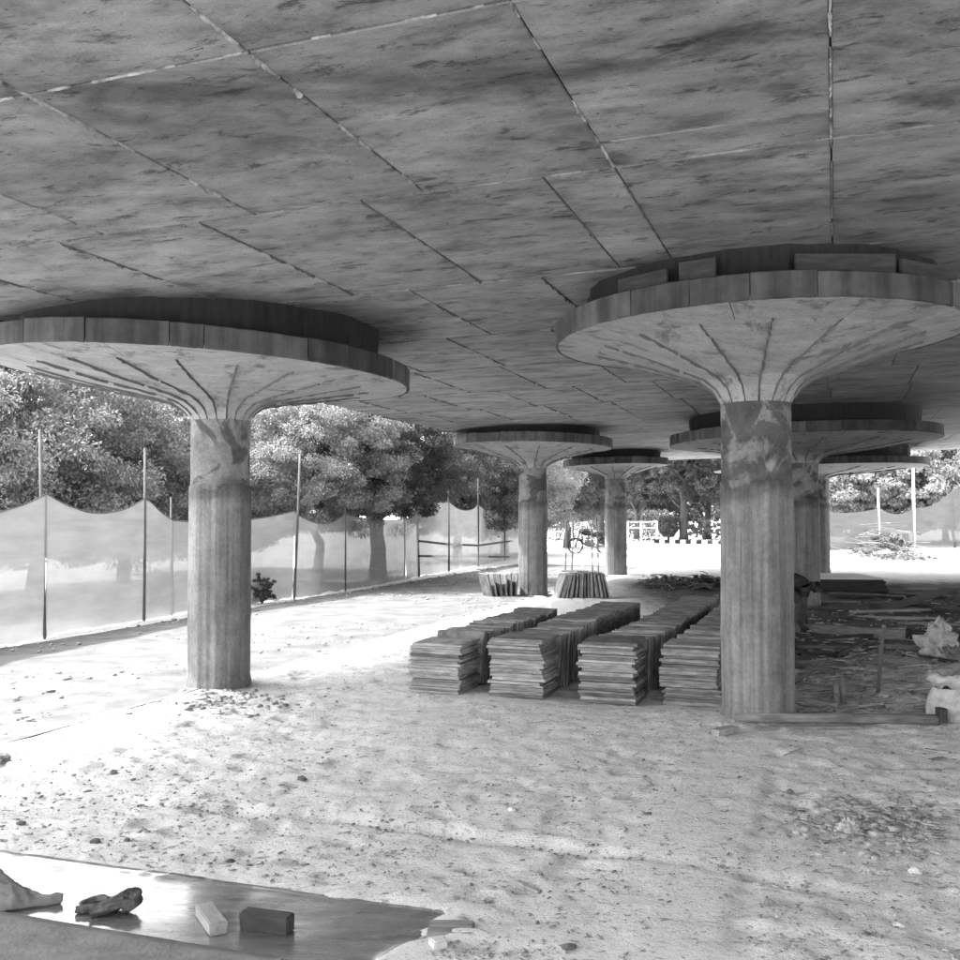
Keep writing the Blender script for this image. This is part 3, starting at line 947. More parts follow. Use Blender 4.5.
for (pa, pb) in (((419, 541), (447, 544)), ((447, 544), (478, 545.5)), ((478, 545.5), (512, 541)), ((419, 556), (512, 557))):
    A_ = bases[7][0].y; D0 = {419: bases[7][0].y, 447: bases[8][0].y, 478: bases[9][0].y, 512: bases[10][0].y + .8}
    q0, q1 = at(*pa, D0[pa[0]] - .07), at(*pb, D0[pb[0]] - .07)
    MB().tube([q0 - fo, q1 - fo], .03, 8).build('rail', M['pole_dark'], f0)

f1 = empty('net_fence', gp(955, 549)); fo1 = Vector(f1.location)
tag(f1, 'far shade net fence in sunlight beyond the right side', 'fence')
posts2 = [(800, 552, 800, 480, 1.9, 'pole_pale', .05), (880, 550, 878, 488, 1.75, 'pole_pale', .055), (914.5, 549, 913, 458, 1.75, 'pole_pale', .07), (955, 548, 947, 489, 2.75, 'pole_dark', .055), (1040, 547, 1035, 480, 2.6, 'pole_dark', .06)]
b2 = []
for (bx, by, tx_, ty_, nh, mt, rad) in posts2:
    p = gp(bx, by); t = at(tx_, ty_, p.y)
    MB().tube([Vector((p.x, p.y, -.1)) - fo1, t - fo1], [rad, rad * .9], 10).build('post', M[mt], f1, smooth=True)
    b2.append((p, nh))
for i in range(len(b2) - 1):
    n = max(8, int((b2[i + 1][0] - b2[i][0]).length * 4))
    vs_, fs_ = net_span(b2[i][0], b2[i + 1][0], b2[i][1] + .2, b2[i + 1][1] + .2, .3, 50 + i * 3, .02, n, 12)
    mb = MB(); mb.add([v - fo1 for v in vs_], fs_); mb.build('net_panel', M['net_dark'], f1, smooth=True)

# ------------------------------------------------------------------ trees and shrubs
def leaf_cloud(n_clump, leaves, ext, leaf, seed, hollow=.35, flat=.75, droop=.25):
    """leaf-sized bent quads gathered in clumps through an ellipsoid crown"""
    r = np.random.default_rng(seed)
    d = r.normal(size=(n_clump, 3)); d /= np.linalg.norm(d, axis=1)[:, None]
    rad = (hollow + (1 - hollow) * r.uniform(size=(n_clump, 1)) ** .45) * r.uniform(.82, 1.1, (n_clump, 1))
    cen = d * rad * np.array(ext)
    keep = cen[:, 2] > -ext[2] * .82
    cen = cen[keep]; nc = len(cen)
    cs_ = r.uniform(.55, 1.3, nc) * .135 * min(ext)
    which = np.repeat(np.arange(nc), leaves)
    N = len(which)
    u = r.normal(size=(N, 3)); u /= np.linalg.norm(u, axis=1)[:, None]
    rr = r.uniform(size=(N, 1)) ** .5
    P = cen[which] + u * rr * cs_[which][:, None] * np.array([1.25, 1.25, flat])
    P[:, 2] -= droop * (np.hypot(P[:, 0] - cen[which][:, 0], P[:, 1] - cen[which][:, 1]) ** 2) / (cs_[which] + 1e-6) * .5
    # leaf axes: point outwards and down a little
    ax = u + r.normal(scale=.6, size=(N, 3)); ax[:, 2] -= .25
    ax /= np.linalg.norm(ax, axis=1)[:, None]
    up = r.normal(scale=.7, size=(N, 3)) + np.array([0, 0, 1.0])
    sd = np.cross(ax, up); sd /= (np.linalg.norm(sd, axis=1)[:, None] + 1e-6)
    nn = np.cross(sd, ax)
    ln = leaf * r.uniform(.6, 1.35, (N, 1)); wd = ln * .42
    a0 = P - ax * ln * .5; a1 = P + ax * ln * .5 - nn * ln * .12
    b0 = P + sd * wd * .5 ; b1 = P - sd * wd * .5
    Vv = np.stack([a0, b0, a1, b1], 1).reshape(-1, 3)
    Fq = np.arange(N * 4).reshape(-1, 4)
    return Vv, Fq
def crown_mesh(name, *args, **kw):
    v, f = leaf_cloud(*args, **kw)
    return mesh_np(name, v, f)
CROWN_A = crown_mesh('crown_broad', 520, 330, (2.7, 2.7, 2.2), .074, 1)
CROWN_B = crown_mesh('crown_loose', 500, 330, (2.6, 2.6, 2.3), .074, 2, hollow=.4)
CROWN_C = crown_mesh('crown_far', 200, 150, (3.2, 3.2, 2.5), .22, 3)
for me_, mt in ((CROWN_A, 'leaf'), (CROWN_B, 'leaf'), (CROWN_C, 'leaf_dark')): me_.materials.append(M[mt])
CROWN_P = CROWN_C.copy(); CROWN_P.materials.clear(); CROWN_P.materials.append(M['leaf_pale'])
CROWN_M = CROWN_A.copy(); CROWN_M.materials.clear(); CROWN_M.materials.append(M['leaf_dark'])

def trunk_mesh(h, r0, spread, seed, limbs=6):
    r = random.Random(seed); mb = MB()
    pts = [Vector((0, 0, -.2))]; n = 6
    for i in range(1, n + 1):
        pts.append(Vector((r.uniform(-.06, .06) * i * .5, r.uniform(-.06, .06) * i * .5, h * i / n)))
    mb.tube(pts, [r0 * (1.25 if i == 0 else 1 - .5 * i / n) for i in range(n + 1)], 10)
    for k in range(limbs):
        t = 6.28 * k / limbs + r.uniform(-.4, .4); s = pts[r.choice([3, 4, 5, 6])]
        e = s + Vector((math.cos(t) * spread * r.uniform(.5, .85), math.sin(t) * spread * r.uniform(.5, .85), spread * r.uniform(.3, .8)))
        m_ = s.lerp(e, .5) + Vector((r.uniform(-.15, .15), r.uniform(-.15, .15), r.uniform(0, .3)))
        mb.tube([s, m_, e], [r0 * .42, r0 * .28, r0 * .08], 7)
    return mb.mesh('trunk', True)
def tree(x, y, crown, zc, sc, h, r0, label, rz=0, group='trees around the site', name='leafy_tree', szz=None):
    root = empty(name, (x, y, 0))
    tag(root, label, 'tree', group)
    c = link('crown', crown, None, root, (0, 0, zc), (0, 0, rz)); c.scale = (sc, sc, szz or sc)
    link('trunk', trunk_mesh(h, r0, 1.9 * sc, int(abs(x * 7 + y * 3) * 10)), M['bark'], root)
    return root
def P2(px, D): return (px - PX0) / F * D
G = 'trees behind the left fence'
tree(P2(-75, 19.5), 19.5, CROWN_A, 3.0, 1.1, 2.2, .16, 'broad bright tree cut off by the left edge behind the net', .4, G)
tree(P2(35, 21.5), 21.5, CROWN_B, 2.9, 1.15, 2.0, .16, 'bushy bright tree behind the leftmost net panels', 1.7, G)
tree(P2(125, 24.5), 24.5, CROWN_A, 2.9, 1.2, 2.0, .17, 'bushy tree just left of the left column behind the net', 2.9, G)
tree(P2(205, 30), 30, CROWN_M, 2.9, 1.25, 2.0, .17, 'darker tree hidden mostly behind the left column', 4.1, G)
tree(P2(318, 24.5), 24.5, CROWN_B, 3.0, .88, 2.0, .14, 'bright feathery tree right of the left column behind the net', .9, G)
tree(P2(378, 26.6), 26.6, CROWN_M, 3.5, .98, 2.4, .24, 'dark spreading tree whose thick trunk shows through the net', 3.3, G)
tree(P2(458, 36), 36, CROWN_M, 3.0, 1.1, 2.2, .18, 'dark tree left of the rear column behind the net', 5.2, G)
tree(P2(505, 42), 42, CROWN_A, 3.0, 1.2, 2.2, .18, 'tree just left of the rear column shaft, farther back', .2, G)
G = 'trees across the open ground'
tree(P2(567, 50), 50, CROWN_M, 3.6, 1.15, 2.6, .2, 'dark tree between the two central columns', 1.1, G)
tree(P2(601, 56), 56, CROWN_C, 4.2, .95, 2.8, .22, 'dark tree behind the farthest central column', 2.2, G)
tree(P2(637, 66), 66, CROWN_C, 4.3, .9, 2.8, .22, 'dark tree just right of the farthest central column', 3.7, G)
tree(P2(683, 62), 62, CROWN_C, 4.9, 1.05, 3.6, .27, 'large dark tree behind the round topiary bush', 4.4, G)
tree(P2(707, 66), 66, CROWN_M, 4.9, 1.35, 3.6, .27, 'large tree with bare trunk beside the nearest column', .6, G)
tree(P2(765, 70), 70, CROWN_C, 4.6, 1.1, 3.2, .25, 'tree hidden behind the nearest right column', 1.4, G)
G = 'pale bushy trees beyond the right fence'
for px, D, zc, sc, lb in ((832, 58, 2.6, 1.2, 'pale bushy tree beside the dark far right columns'), (868, 60, 3.0, 1.15, 'pale bushy tree left of the tall white pole'),
                          (905, 57, 2.9, 1.1, 'pale bushy tree behind the tall white pole'), (945, 60, 3.5, 1.3, 'pale bushy tree at the right edge beyond the net'), (1000, 58, 4.2, 1.4, 'pale tree cut off by the right edge')):
    tree(P2(px, D), D, CROWN_P, zc, sc, 2.0, .2, lb, px * .3, G)
G = 'distant tree line'
for i, px in enumerate(range(440, 860, 52)):
    D = 105 + 9 * (i % 3)
    tree(P2(px, D), D, CROWN_C, 4.0, 1.7, 3.0, .3, f'{ordinal(i + 1)} distant tree from the left on the far side of the open ground', i * 1.3, G, name='distant_tree')

def shrub(px, py, w, h, label, mt='leaf_dark', seed=0, leaf=.06, n=40, per=60, name='shrub', grp=None):
    p = on_ground(px, py)
    root = empty(name, p); tag(root, label, 'shrub', grp)
    me = crown_mesh('foliage', n, per, (w / 2, w / 2, h / 2), leaf, seed, hollow=.15)
    me.materials.append(M[mt])
    link('foliage', me, None, root, (0, 0, h * .5))
    mb = MB()
    for k in range(5):
        t = k * 1.256
        mb.tube([(0, 0, -.03), (math.cos(t) * w * .15, math.sin(t) * w * .15, h * .35), (math.cos(t) * w * .3, math.sin(t) * w * .3, h * .7)], [.012, .009, .004], 5)
    mb.build('stem', M['bark'], root)
    return root
shrub(262, 603, .6, .6, 'small dark shrub at the fence foot beside left column', 'leaf_dark', 5, .036, 70, 120)
# clipped hedge, topiary and round bushes by the kerb
def hedge(px0, px1, py, h, depth, label, seed):
    p, q = gp(px0, py), gp(px1, py)
    c = (p + q) / 2; L = (q - p).length
    root = empty('clipped_hedge', (c.x, c.y, 0), math.atan2(q.y - p.y, q.x - p.x)); tag(root, label, 'hedge', 'clipped hedges beyond the open ground')
    r = np.random.default_rng(seed); N = int(2600 * L / 3)
    P = np.stack([r.uniform(-L / 2, L / 2, N), r.uniform(-depth / 2, depth / 2, N), r.uniform(0.02, h, N) ], -1)
    P += .05 * r.normal(size=P.shape)
    P[:, 2] = np.maximum(P[:, 2], .03)
    ax = r.normal(size=(N, 3)); ax /= np.linalg.norm(ax, axis=1)[:, None]
    sd = np.cross(ax, r.normal(size=(N, 3))); sd /= np.linalg.norm(sd, axis=1)[:, None]
    ln = r.uniform(.08, .16, (N, 1))
    Vv = np.stack([P - ax * ln / 2, P + sd * ln * .25, P + ax * ln / 2, P - sd * ln * .25], 1).reshape(-1, 3)
    me = mesh_np('foliage', Vv, np.arange(N * 4).reshape(-1, 4)); me.materials.append(M['leaf_dark'])
    link('foliage', me, None, root)
    mb = MB()
    for k in range(int(L)):
        x = -L / 2 + .5 + k
        mb.tube([(x, 0, -.05), (x + .05, .03, h * .8)], [.03, .012], 6)
    mb.build('stem', M['bark'], root)
hedge(600, 660, 541, 1.15, .8, 'low clipped hedge right of the farthest central column', 1)
hedge(548, 606, 541, 1.2, .9, 'low clipped hedge left of the farthest central column', 2)
hedge(600, 668, 536, 1.9, .8, 'taller clipped hedge behind the white railing', 3)
shrub(705, 540.5, 2.6, 1.45, 'rounded bush beside the nearest column across the open ground', 'leaf', 11, .12, 70, 70, grp='rounded bushes by the kerb')
shrub(733, 540.5, 2.6, 1.4, 'rounded bush hidden behind nearest right column', 'leaf', 12, .12, 60, 60, grp='rounded bushes by the kerb')
shrub(690, 540, 1.8, 1.2, 'rounded bush right of the dark topiary', 'leaf', 13, .12, 60, 60, grp='rounded bushes by the kerb')
p = gp(668.5, 541)
tp = empty('topiary_bush', p); tag(tp, 'dark clipped topiary bush standing by the painted kerb', 'shrub')
r = np.random.default_rng(8); N = 5200
th = r.uniform(0, 6.28, N); zz = r.uniform(.25, 1.5, N)
rad = (.30 + .42 * np.sin(np.clip((zz - .2) / 1.35, 0, 1) * 2.5)) * np.sqrt(r.uniform(.2, 1, N)) * .95
Pp = np.stack([rad * np.cos(th), rad * np.sin(th), zz], -1)
ax = r.normal(size=(N, 3)); ax /= np.linalg.norm(ax, axis=1)[:, None]; sd = np.cross(ax, r.normal(size=(N, 3))); sd /= np.linalg.norm(sd, axis=1)[:, None]
me = mesh_np('foliage', np.stack([Pp - ax * .06, Pp + sd * .03, Pp + ax * .06, Pp - sd * .03], 1).reshape(-1, 3), np.arange(N * 4).reshape(-1, 4))
link('foliage', me, M['leaf_dark'], tp)
MB().tube([(0, 0, -.1), (0.02, 0, .6), (0, 0, 1.1)], [.09, .07, .04], 8).build('stem', M['bark'], tp)

# railing of white posts
rl = empty('white_railing', gp(632, 543)); ro = Vector(rl.location); tag(rl, 'low white railing in front of the hedge', 'railing')
rp = [gp(x, 543) for x in (602, 615, 628, 641, 657)]
for q in rp: MB().tube([q - ro - Vector((0, 0, .1)), q - ro + Vector((0, 0, 1.25))], .05, 8).build('post', M['whitepaint'], rl)
for z in (.85, 1.2): MB().tube([rp[0] - ro + Vector((0, -.06, z)), rp[-1] - ro + Vector((0, -.06, z))], .035, 8).build('rail', M['whitepaint'], rl)
# painted kerb stones
ks = MB(); ks.box((0, 0, .09), (.36, .3, .24), ch=.03); kme = ks.mesh('kerb_stone')
kme2 = kme.copy(); kme.materials.append(M['black']); kme2.materials.append(M['whitepaint'])
q0, q1 = gp(658, 543.2), gp(722, 544.5)
nk = 13
for i in range(nk):
    q = q0.lerp(q1, i / (nk - 1))
    o = link('kerb_stone', kme if i % 2 == 0 else kme2, None, None, q, (0, 0, math.atan2(q1.y - q0.y, q1.x - q0.x)))
    tag(o, f'{"black" if i % 2 == 0 else "white"} painted kerb stone, {ordinal(i // 2 + 1)} of its colour from the topiary bush', 'kerb stone', 'painted kerb stones across the open ground')

# ------------------------------------------------------------------ things on the right side
def frame_mat(p, q, up=Vector((0, 0, 1))):
    x = (q - p).normalized(); y = up.cross(x).normalized(); z = x.cross(y)
    return Matrix((x, y, z)).transposed()
def plank(px0, py0, px1, py1, w, h, label, mt='wood', lift=0.0, name='timber_plank', cat='plank', group='loose timber on the right', tiltx=0.0, lift2=None):
    p, q = on_ground(px0, py0), on_ground(px1, py1)
    p.z += lift; q.z += lift if lift2 is None else lift2
    c = (p + q) / 2; L = (q - p).length
    mb = MB(); n = 7
    r = random.Random(int(px0 * 13 + py0))
    prev = None
    vs_, fs_ = [], []
    for i in range(n + 1):
        x = -L / 2 + L * i / n; wob = r.uniform(-.006, .006); wz = r.uniform(-.004, .004)
        for (yy, zz_) in ((-w / 2, 0), (w / 2, 0), (w / 2, h), (-w / 2, h)):
            vs_.append((x + (r.uniform(-.012, .012) if i in (0, n) else 0), yy + wob, zz_ + wz))
    for i in range(n):
        for k in range(4):
            fs_.append([i * 4 + k, i * 4 + (k + 1) % 4, i * 4 + 4 + (k + 1) % 4, i * 4 + 4 + k])
    fs_ += [[3, 2, 1, 0], [4 * n + k for k in range(4)]]
    mb.add(vs_, fs_)
    o = mb.build(name, M[mt])
    m3 = frame_mat(p, q) @ Matrix.Rotation(tiltx, 3, 'X')
    o.matrix_world = Matrix.Translation(c) @ m3.to_4x4()
    return tag(o, label, cat, group)

pb = on_ground(733, 724) - Vector((0, .085, 0)); qb = on_ground(935, 724.5) - Vector((0, .07, 0))
bz = .02
root = empty('timber_beam', pb); tag(root, 'long round dark timber lying at the foot of the nearest column', 'timber', 'loose timber on the right')
MB().tube([Vector((0, 0, .034 + bz)), (qb - pb) * .5 + Vector((0, 0, .036 + bz)), (qb - pb) + Vector((0, 0, .036 + bz))], [.036, .040, .040], 14).build('log', M['wood'], root, smooth=True)
e = qb - pb
MB().box((e.x + .02, e.y - .005, .055 + bz), (.06, .11, .115), ch=.008).build('end_block', M['wood_dark'], root)
plank(752, 731, 862, 729, .03, .02, 'thin stick lying just in front of the long round timber', 'wood', name='thin_stick', cat='stick')
plank(790, 630, 903, 640, .16, .13, 'thick pale timber lying behind the worker feet', 'wood')
plank(848, 617.5, 941, 620, .10, .05, 'narrow pale timber lying right of the dark column', 'wood_pale')
plank(850, 613.5, 930, 612, .10, .04, 'narrow pale timber just behind its twin near the right edge', 'wood_pale')
plank(884, 612, 952, 601.5, .30, .04, 'dark board propped up at the right with one end raised', 'wood_dark', .04, lift2=.22)
plank(936, 612, 985, 616, .26, .06, 'dark broad board lying at the right edge', 'wood_dark', .03)
plank(796, 661, 905, 669, .09, .03, 'thin grey board lying across the dug ground near the rod', 'wood')
plank(884, 648, 930, 649, .12, .05, 'short grey timber left of the crumpled white sheet', 'wood')
plank(835, 658, 866, 645, .05, .03, 'short dark stick slanting over the clods', 'wood_dark', .02)
plank(795, 602, 860, 604, .12, .04, 'grey board lying at the foot of the dark column', 'wood', name='timber_plank')
plank(905, 590, 985, 594, .25, .05, 'grey board lying in the shade edge at far right', 'wood')
plank(800, 700, 838, 705, .05, .035, 'pale broken stick beside the nearest column', 'wood_pale')
plank(798, 645, 860, 650, .12, .03, 'dusty board lying behind the clods beside the nearest column', 'wood')
# sheets stacked in the shade
p = gp(852, 591); st_root = None
zz = gz(p.x, p.y)
for k in range(9):
    mb = MB(); mb.box((0, 0, .016), (1.75 - .03 * k + rng.uniform(-.03, .03), 1.9, .032), ch=.01)
    pale = k == 8  # sunlight on top of the stack painted as a lighter sheet colour
    o = mb.build('shuttering_sheet', M['sheet'] if pale else M['wood_dark'], None, (p.x + rng.uniform(-.03, .03), p.y + .95 + rng.uniform(-.03, .03), zz + k * .0345), (0, 0, R(-4 + rng.uniform(-2, 2))))
    w = 'topmost, coloured as sunlit,' if pale else ('bottom' if k == 0 else ordinal(9 - k) + ' from top,')
    tag(o, f'{w} broad sheet in the dark stack beside the far dark column', 'sheet', 'broad sheets stacked in the shade')

# short pipe stubs, upright rod, pan
for px, py, py1, lb in ((837, 702, 683, 'left one of two short upright pipe stubs in the clods'), (843.5, 701, 680, 'right one of two short upright pipe stubs in the clods')):
    p = on_ground(px, py); t = at(px - 1.5, py1, p.y)
    o = empty('pipe_stub', p); tag(o, lb, 'pipe', 'short pipe stubs')
    MB().tube([(0, 0, -.03), t - p], .024, 12).build('pipe', M['wood'], o, smooth=True)
    MB().tube([t - p + Vector((0, 0, .0005)), t - p + Vector((0, 0, .012))], .026, 12).build('collar', M['metal'], o)
p = on_ground(877, 694); t = at(883.5, 627, p.y + .1)
o = empty('upright_rod', p); tag(o, 'slim upright rod stuck leaning in the dug ground', 'rod')
MB().tube([Vector((0, 0, -.1)), (t - p) * .5 + Vector((.004, 0, 0)), t - p], [.02, .018, .016], 10).build('rod', M['pole_mid'], o, smooth=True)
MB().tube([(t - p), (t - p) + Vector((.001, 0, .02))], [.019, .017], 10).build('tip', M['metal'], o)

def lump(name, p, ext, mat, seed, sub=4, rough=.35, freq=2.2, flatten=.25, peak=0.0):
    """crumpled cloth-like closed lump resting on the ground"""
    from mathutils import noise as mn
    bm = bmesh.new(); bmesh.ops.create_icosphere(bm, subdivisions=sub, radius=1)
    for v in bm.verts:
        d = v.co.normalized()
        n1 = mn.noise(d * freq + Vector((seed, 0, 0))); n2 = abs(mn.noise(d * freq * 2.3 + Vector((0, seed, 0)))); n3 = abs(mn.noise(d * freq * 5 + Vector((0, 0, seed))))
        r_ = 1 + rough * n1 - rough * 1.1 * n2 + rough * .45 * n3
        q = d * r_
        z_ = q.z + flatten * 1.0
        if peak: z_ += peak * max(0, d.z) ** 3
        v.co = Vector((q.x * ext[0], q.y * ext[1], max(z_ * ext[2], .002 + .01 * n3)))
    me = bpy.data.meshes.new(name); bm.to_mesh(me); bm.free()
    me.polygons.foreach_set('use_smooth', [True] * len(me.polygons))
    return link(name, me, M[mat], None, p)
o = lump('crumpled_sheet', on_ground(937, 657), (.24, .2, .26), 'white', 3.1, 4, .55, 1.9, .35, .3); tag(o, 'crumpled white plastic sheet peaked up among the boards', 'sheet')
o = lump('crumpled_sheet', on_ground(951, 659), (.16, .13, .12), 'cloth', 6.3, 4, .5, 2.1, .3); tag(o, 'grey crumpled sheet at the right edge beside the white one', 'sheet')
# sack with a tied crumpled mouth
p = on_ground(953, 722)
o = empty('white_sack', p); tag(o, 'white sack with crumpled open mouth standing at the right edge', 'sack')
prof = [(.02, 0), (.17, .004), (.205, .05), (.21, .12), (.19, .20), (.17, .245), (.15, .275)]
vv, ff = revolve(prof, 0, 2 * math.pi, 40, True, lambda x, y, z: 0)
from mathutils import noise as mnz
vv = [(x * (1 + .12 * mnz.noise(Vector((x * 9, y * 9, z * 7)))), y * (1 + .12 * mnz.noise(Vector((x * 9, y * 9, z * 7 + 4)))), z + .012 * mnz.noise(Vector((x * 11, y * 11, 3)))) for x, y, z in vv]
mb = MB(); mb.add(vv, ff); mb.build('sack_body', M['white'], o, smooth=True)
prof = [(.150, .27), (.165, .30), (.20, .335), (.19, .385), (.16, .40), (.12, .36), (.03, .33)]
vv, ff = revolve(prof, 0, 2 * math.pi, 40, True, lambda x, y, z: 0)
vv = [(x * (1 + .35 * mnz.noise(Vector((x * 12, y * 12, 8)))), y * (1 + .35 * mnz.noise(Vector((x * 12, y * 12, 1)))), z + .05 * mnz.noise(Vector((x * 16, y * 16, z * 9)))) for x, y, z in vv]
mb = MB(); mb.add(vv, ff); mb.build('sack_mouth', M['white'], o, smooth=True)
# mixing pan beside the column
p = on_ground(795, 668)
o = empty('metal_pan', p); tag(o, 'shallow round metal pan beside the nearest column', 'pan')
prof = [(.02, .004), (.10, .004), (.17, .07), (.195, .10), (.188, .10), (.165, .075), (.095, .012), (.02, .012)]
vv, ff = revolve(prof, 0, 2 * math.pi, 32, True, lambda x, y, z: 0); mb = MB(); mb.add(vv, ff); mb.build('bowl', M['rust'], o, smooth=True)
vv, ff = revolve([(.187, .098), (.2, .099), (.2, .107), (.187, .107), (.187, .098)], 0, 2 * math.pi, 32, True, lambda x, y, z: 0); mb = MB(); mb.add(vv, ff); mb.build('lip', M['metal'], o, smooth=True)

# loose boards left on top of the nearest capital
cx_, cy_ = colB
zt_ = 3.245 + .19
def board_on_cap(x0, y0, x1, y1, w, h, label, mt, edge=False):
    p = Vector((cx_ + x0, cy_ + y0, zt_ + .018 * x0 - .0135 * y0 + .004)); q = Vector((cx_ + x1, cy_ + y1, zt_ + .018 * x1 - .0135 * y1 + .004))
    L = (q - p).length
    mb = MB(); mb.box((0, 0, h / 2), (L, w, h), ch=.004)
    o = mb.build('formwork_board', M[mt]); o.matrix_world = Matrix.Translation((p + q) / 2) @ frame_mat(p, q).to_4x4()
    tag(o, label, 'board', 'boards left on the nearest capital')
board_on_cap(-.12, -1.52, .62, -1.47, .035, .155, 'upright board wedged on top of the nearest capital rim', 'wood_dark')
board_on_cap(.66, -1.47, 1.22, -1.12, .035, .12, 'lower board wedged right of the upright one on nearest capital', 'wood_dark')
board_on_cap(-1.30, -.90, -.98, -1.22, .03, .14, 'short board wedged on the left of the nearest capital rim', 'wood_dark')
board_on_cap(-.90, -1.27, -.66, -1.41, .03, .17, 'short dark board wedged left on the nearest capital', 'wood_dark')
board_on_cap(1.18, -1.20, 1.50, -.75, .09, .022, 'flat splintered board lying on right side of nearest capital', 'wood')

# ------------------------------------------------------------------ worker bending down behind the nearest column
wp = gp(797, 631); wz = gz(wp.x, wp.y)
def skin_body(name, chains, mat, parent, sub=2, root_first=True):
    me = bpy.data.meshes.new(name); vs_, es = [], []; rad = []
    idx_ = {}
    for ch in chains:
        prev = None
        for key, co, r_ in ch:
            if key not in idx_:
                idx_[key] = len(vs_); vs_.append(co); rad.append(r_)
            if prev is not None: es.append((prev, idx_[key]))
            prev = idx_[key]
    me.from_pydata(vs_, es, []); me.update()
    o = link(name, me, mat, parent)
    md = o.modifiers.new('skin', 'SKIN'); md.use_smooth_shade = True
    sv = me.skin_vertices[0].data
    for i, r_ in enumerate(rad): sv[i].radius = (r_, r_) if not isinstance(r_, tuple) else r_
    sv[0].use_root = True
    sd_ = o.modifiers.new('subdivision', 'SUBSURF'); sd_.levels = sub; sd_.render_levels = sub
    return o
person = empty('person', (wp.x, wp.y, wz)); tag(person, 'worker in dark clothes bending down behind the nearest right column', 'person')
hip = (-.38, 0, .72)
def hand(side, w, d):
    out = []
    for i, (oy, ln) in enumerate(((-.03, .075), (-.01, .085), (.01, .08), (.03, .062))):
        out.append([('w' + side, w, .028), ('k%s%d' % (side, i), (w[0] + .01, w[1] + oy, w[2] - .085), .011), ('m%s%d' % (side, i), (w[0] + .025, w[1] + oy, w[2] - .085 - ln * .5), .0095), ('t%s%d' % (side, i), (w[0] + .015, w[1] + oy * .9, w[2] - .085 - ln), .008)])
    out.append([('w' + side, w, .028), ('th1' + side, (w[0] + .035, w[1] + d * .02, w[2] - .05), .011), ('th2' + side, (w[0] + .055, w[1] + d * .015, w[2] - .09), .009)])
    return out
ch = [
 [('pel', hip, .13), ('sp1', (-.24, 0, .775), .115), ('sp2', (-.07, 0, .765), .12), ('chest', (.07, 0, .735), .115), ('neck', (.18, 0, .70), .055), ('hd0', (.24, 0, .68), .075), ('hd1', (.30, 0, .645), .092), ('hd2', (.325, 0, .59), .06)],
 [('chest', 0, 0), ('shL', (.09, .16, .71), .062), ('elL', (.06, .20, .47), .044), ('wL', (.10, .14, .30), .03)],
 [('chest', 0, 0), ('shR', (.09, -.16, .71), .062), ('elR', (.05, -.21, .47), .044), ('wR', (.09, -.12, .29), .03)],
 [('pel', 0, 0), ('thL', (-.37, .10, .68), .095), ('knL', (-.12, .13, .45), .062), ('anL', (-.22, .13, .09), .042), ('toL', (-.04, .14, .035), .035)],
 [('pel', 0, 0), ('thR', (-.37, -.10, .68), .095), ('knR', (.02, -.13, .48), .062), ('anR', (.02, -.13, .09), .042), ('toR', (.17, -.14, .035), .035)],
]
ch += hand('L', (.10, .14, .30), -1) + hand('R', (.09, -.12, .29), 1)
body = skin_body('body', ch, M['skin'], person)
sh = [
 [('pel', (-.34, 0, .74), .13), ('sp1', (-.24, 0, .78), .132), ('sp2', (-.07, 0, .77), .138), ('chest', (.07, 0, .74), .132), ('col', (.145, 0, .715), .07)],
 [('chest', 0, 0), ('shL', (.09, .16, .71), .078), ('elL', (.062, .195, .50), .06)],
 [('chest', 0, 0), ('shR', (.09, -.16, .71), .078), ('elR', (.052, -.205, .50), .06)]]
skin_body('shirt', sh, M['shirt'], person)
tr = [
 [('pel', (-.38, 0, .72), .14), ('wst', (-.29, 0, .755), .128)],
 [('pel', 0, 0), ('thL', (-.37, .10, .68), .112), ('knL', (-.12, .13, .45), .08), ('anL', (-.215, .13, .12), .066)],
 [('pel', 0, 0), ('thR', (-.37, -.10, .68), .112), ('knR', (.02, -.13, .48), .082), ('anR', (.02, -.13, .12), .066)]]
skin_body('trousers', tr, M['trousers'], person)
hr = [[('h0', (.235, 0, .705), .07), ('h1', (.305, 0, .675), .098), ('h2', (.345, 0, .625), .075)]]
skin_body('hair', hr, M['hair'], person)
for sy, ank, toe in ((.13, (-.24, .13, .05), (-.02, .14, .035)), (-.13, (0, -.13, .05), (.19, -.14, .035))):
    skin_body('shoe', [[('a', ank, .055), ('b', ((ank[0] + toe[0]) / 2, ank[1], .045), .05), ('c', toe, .042)]], M['rubber'], person)
fm = MB()
fm.box((.352, 0, .60), (.03, .03, .045), ch=.008); fm.build('nose', M['skin'], person)
for sy in (-1, 1):
    e_ = MB(); e_.box((.27, sy * .092, .645), (.04, .02, .055), ch=.008); e_.build('ear', M['skin'], person)

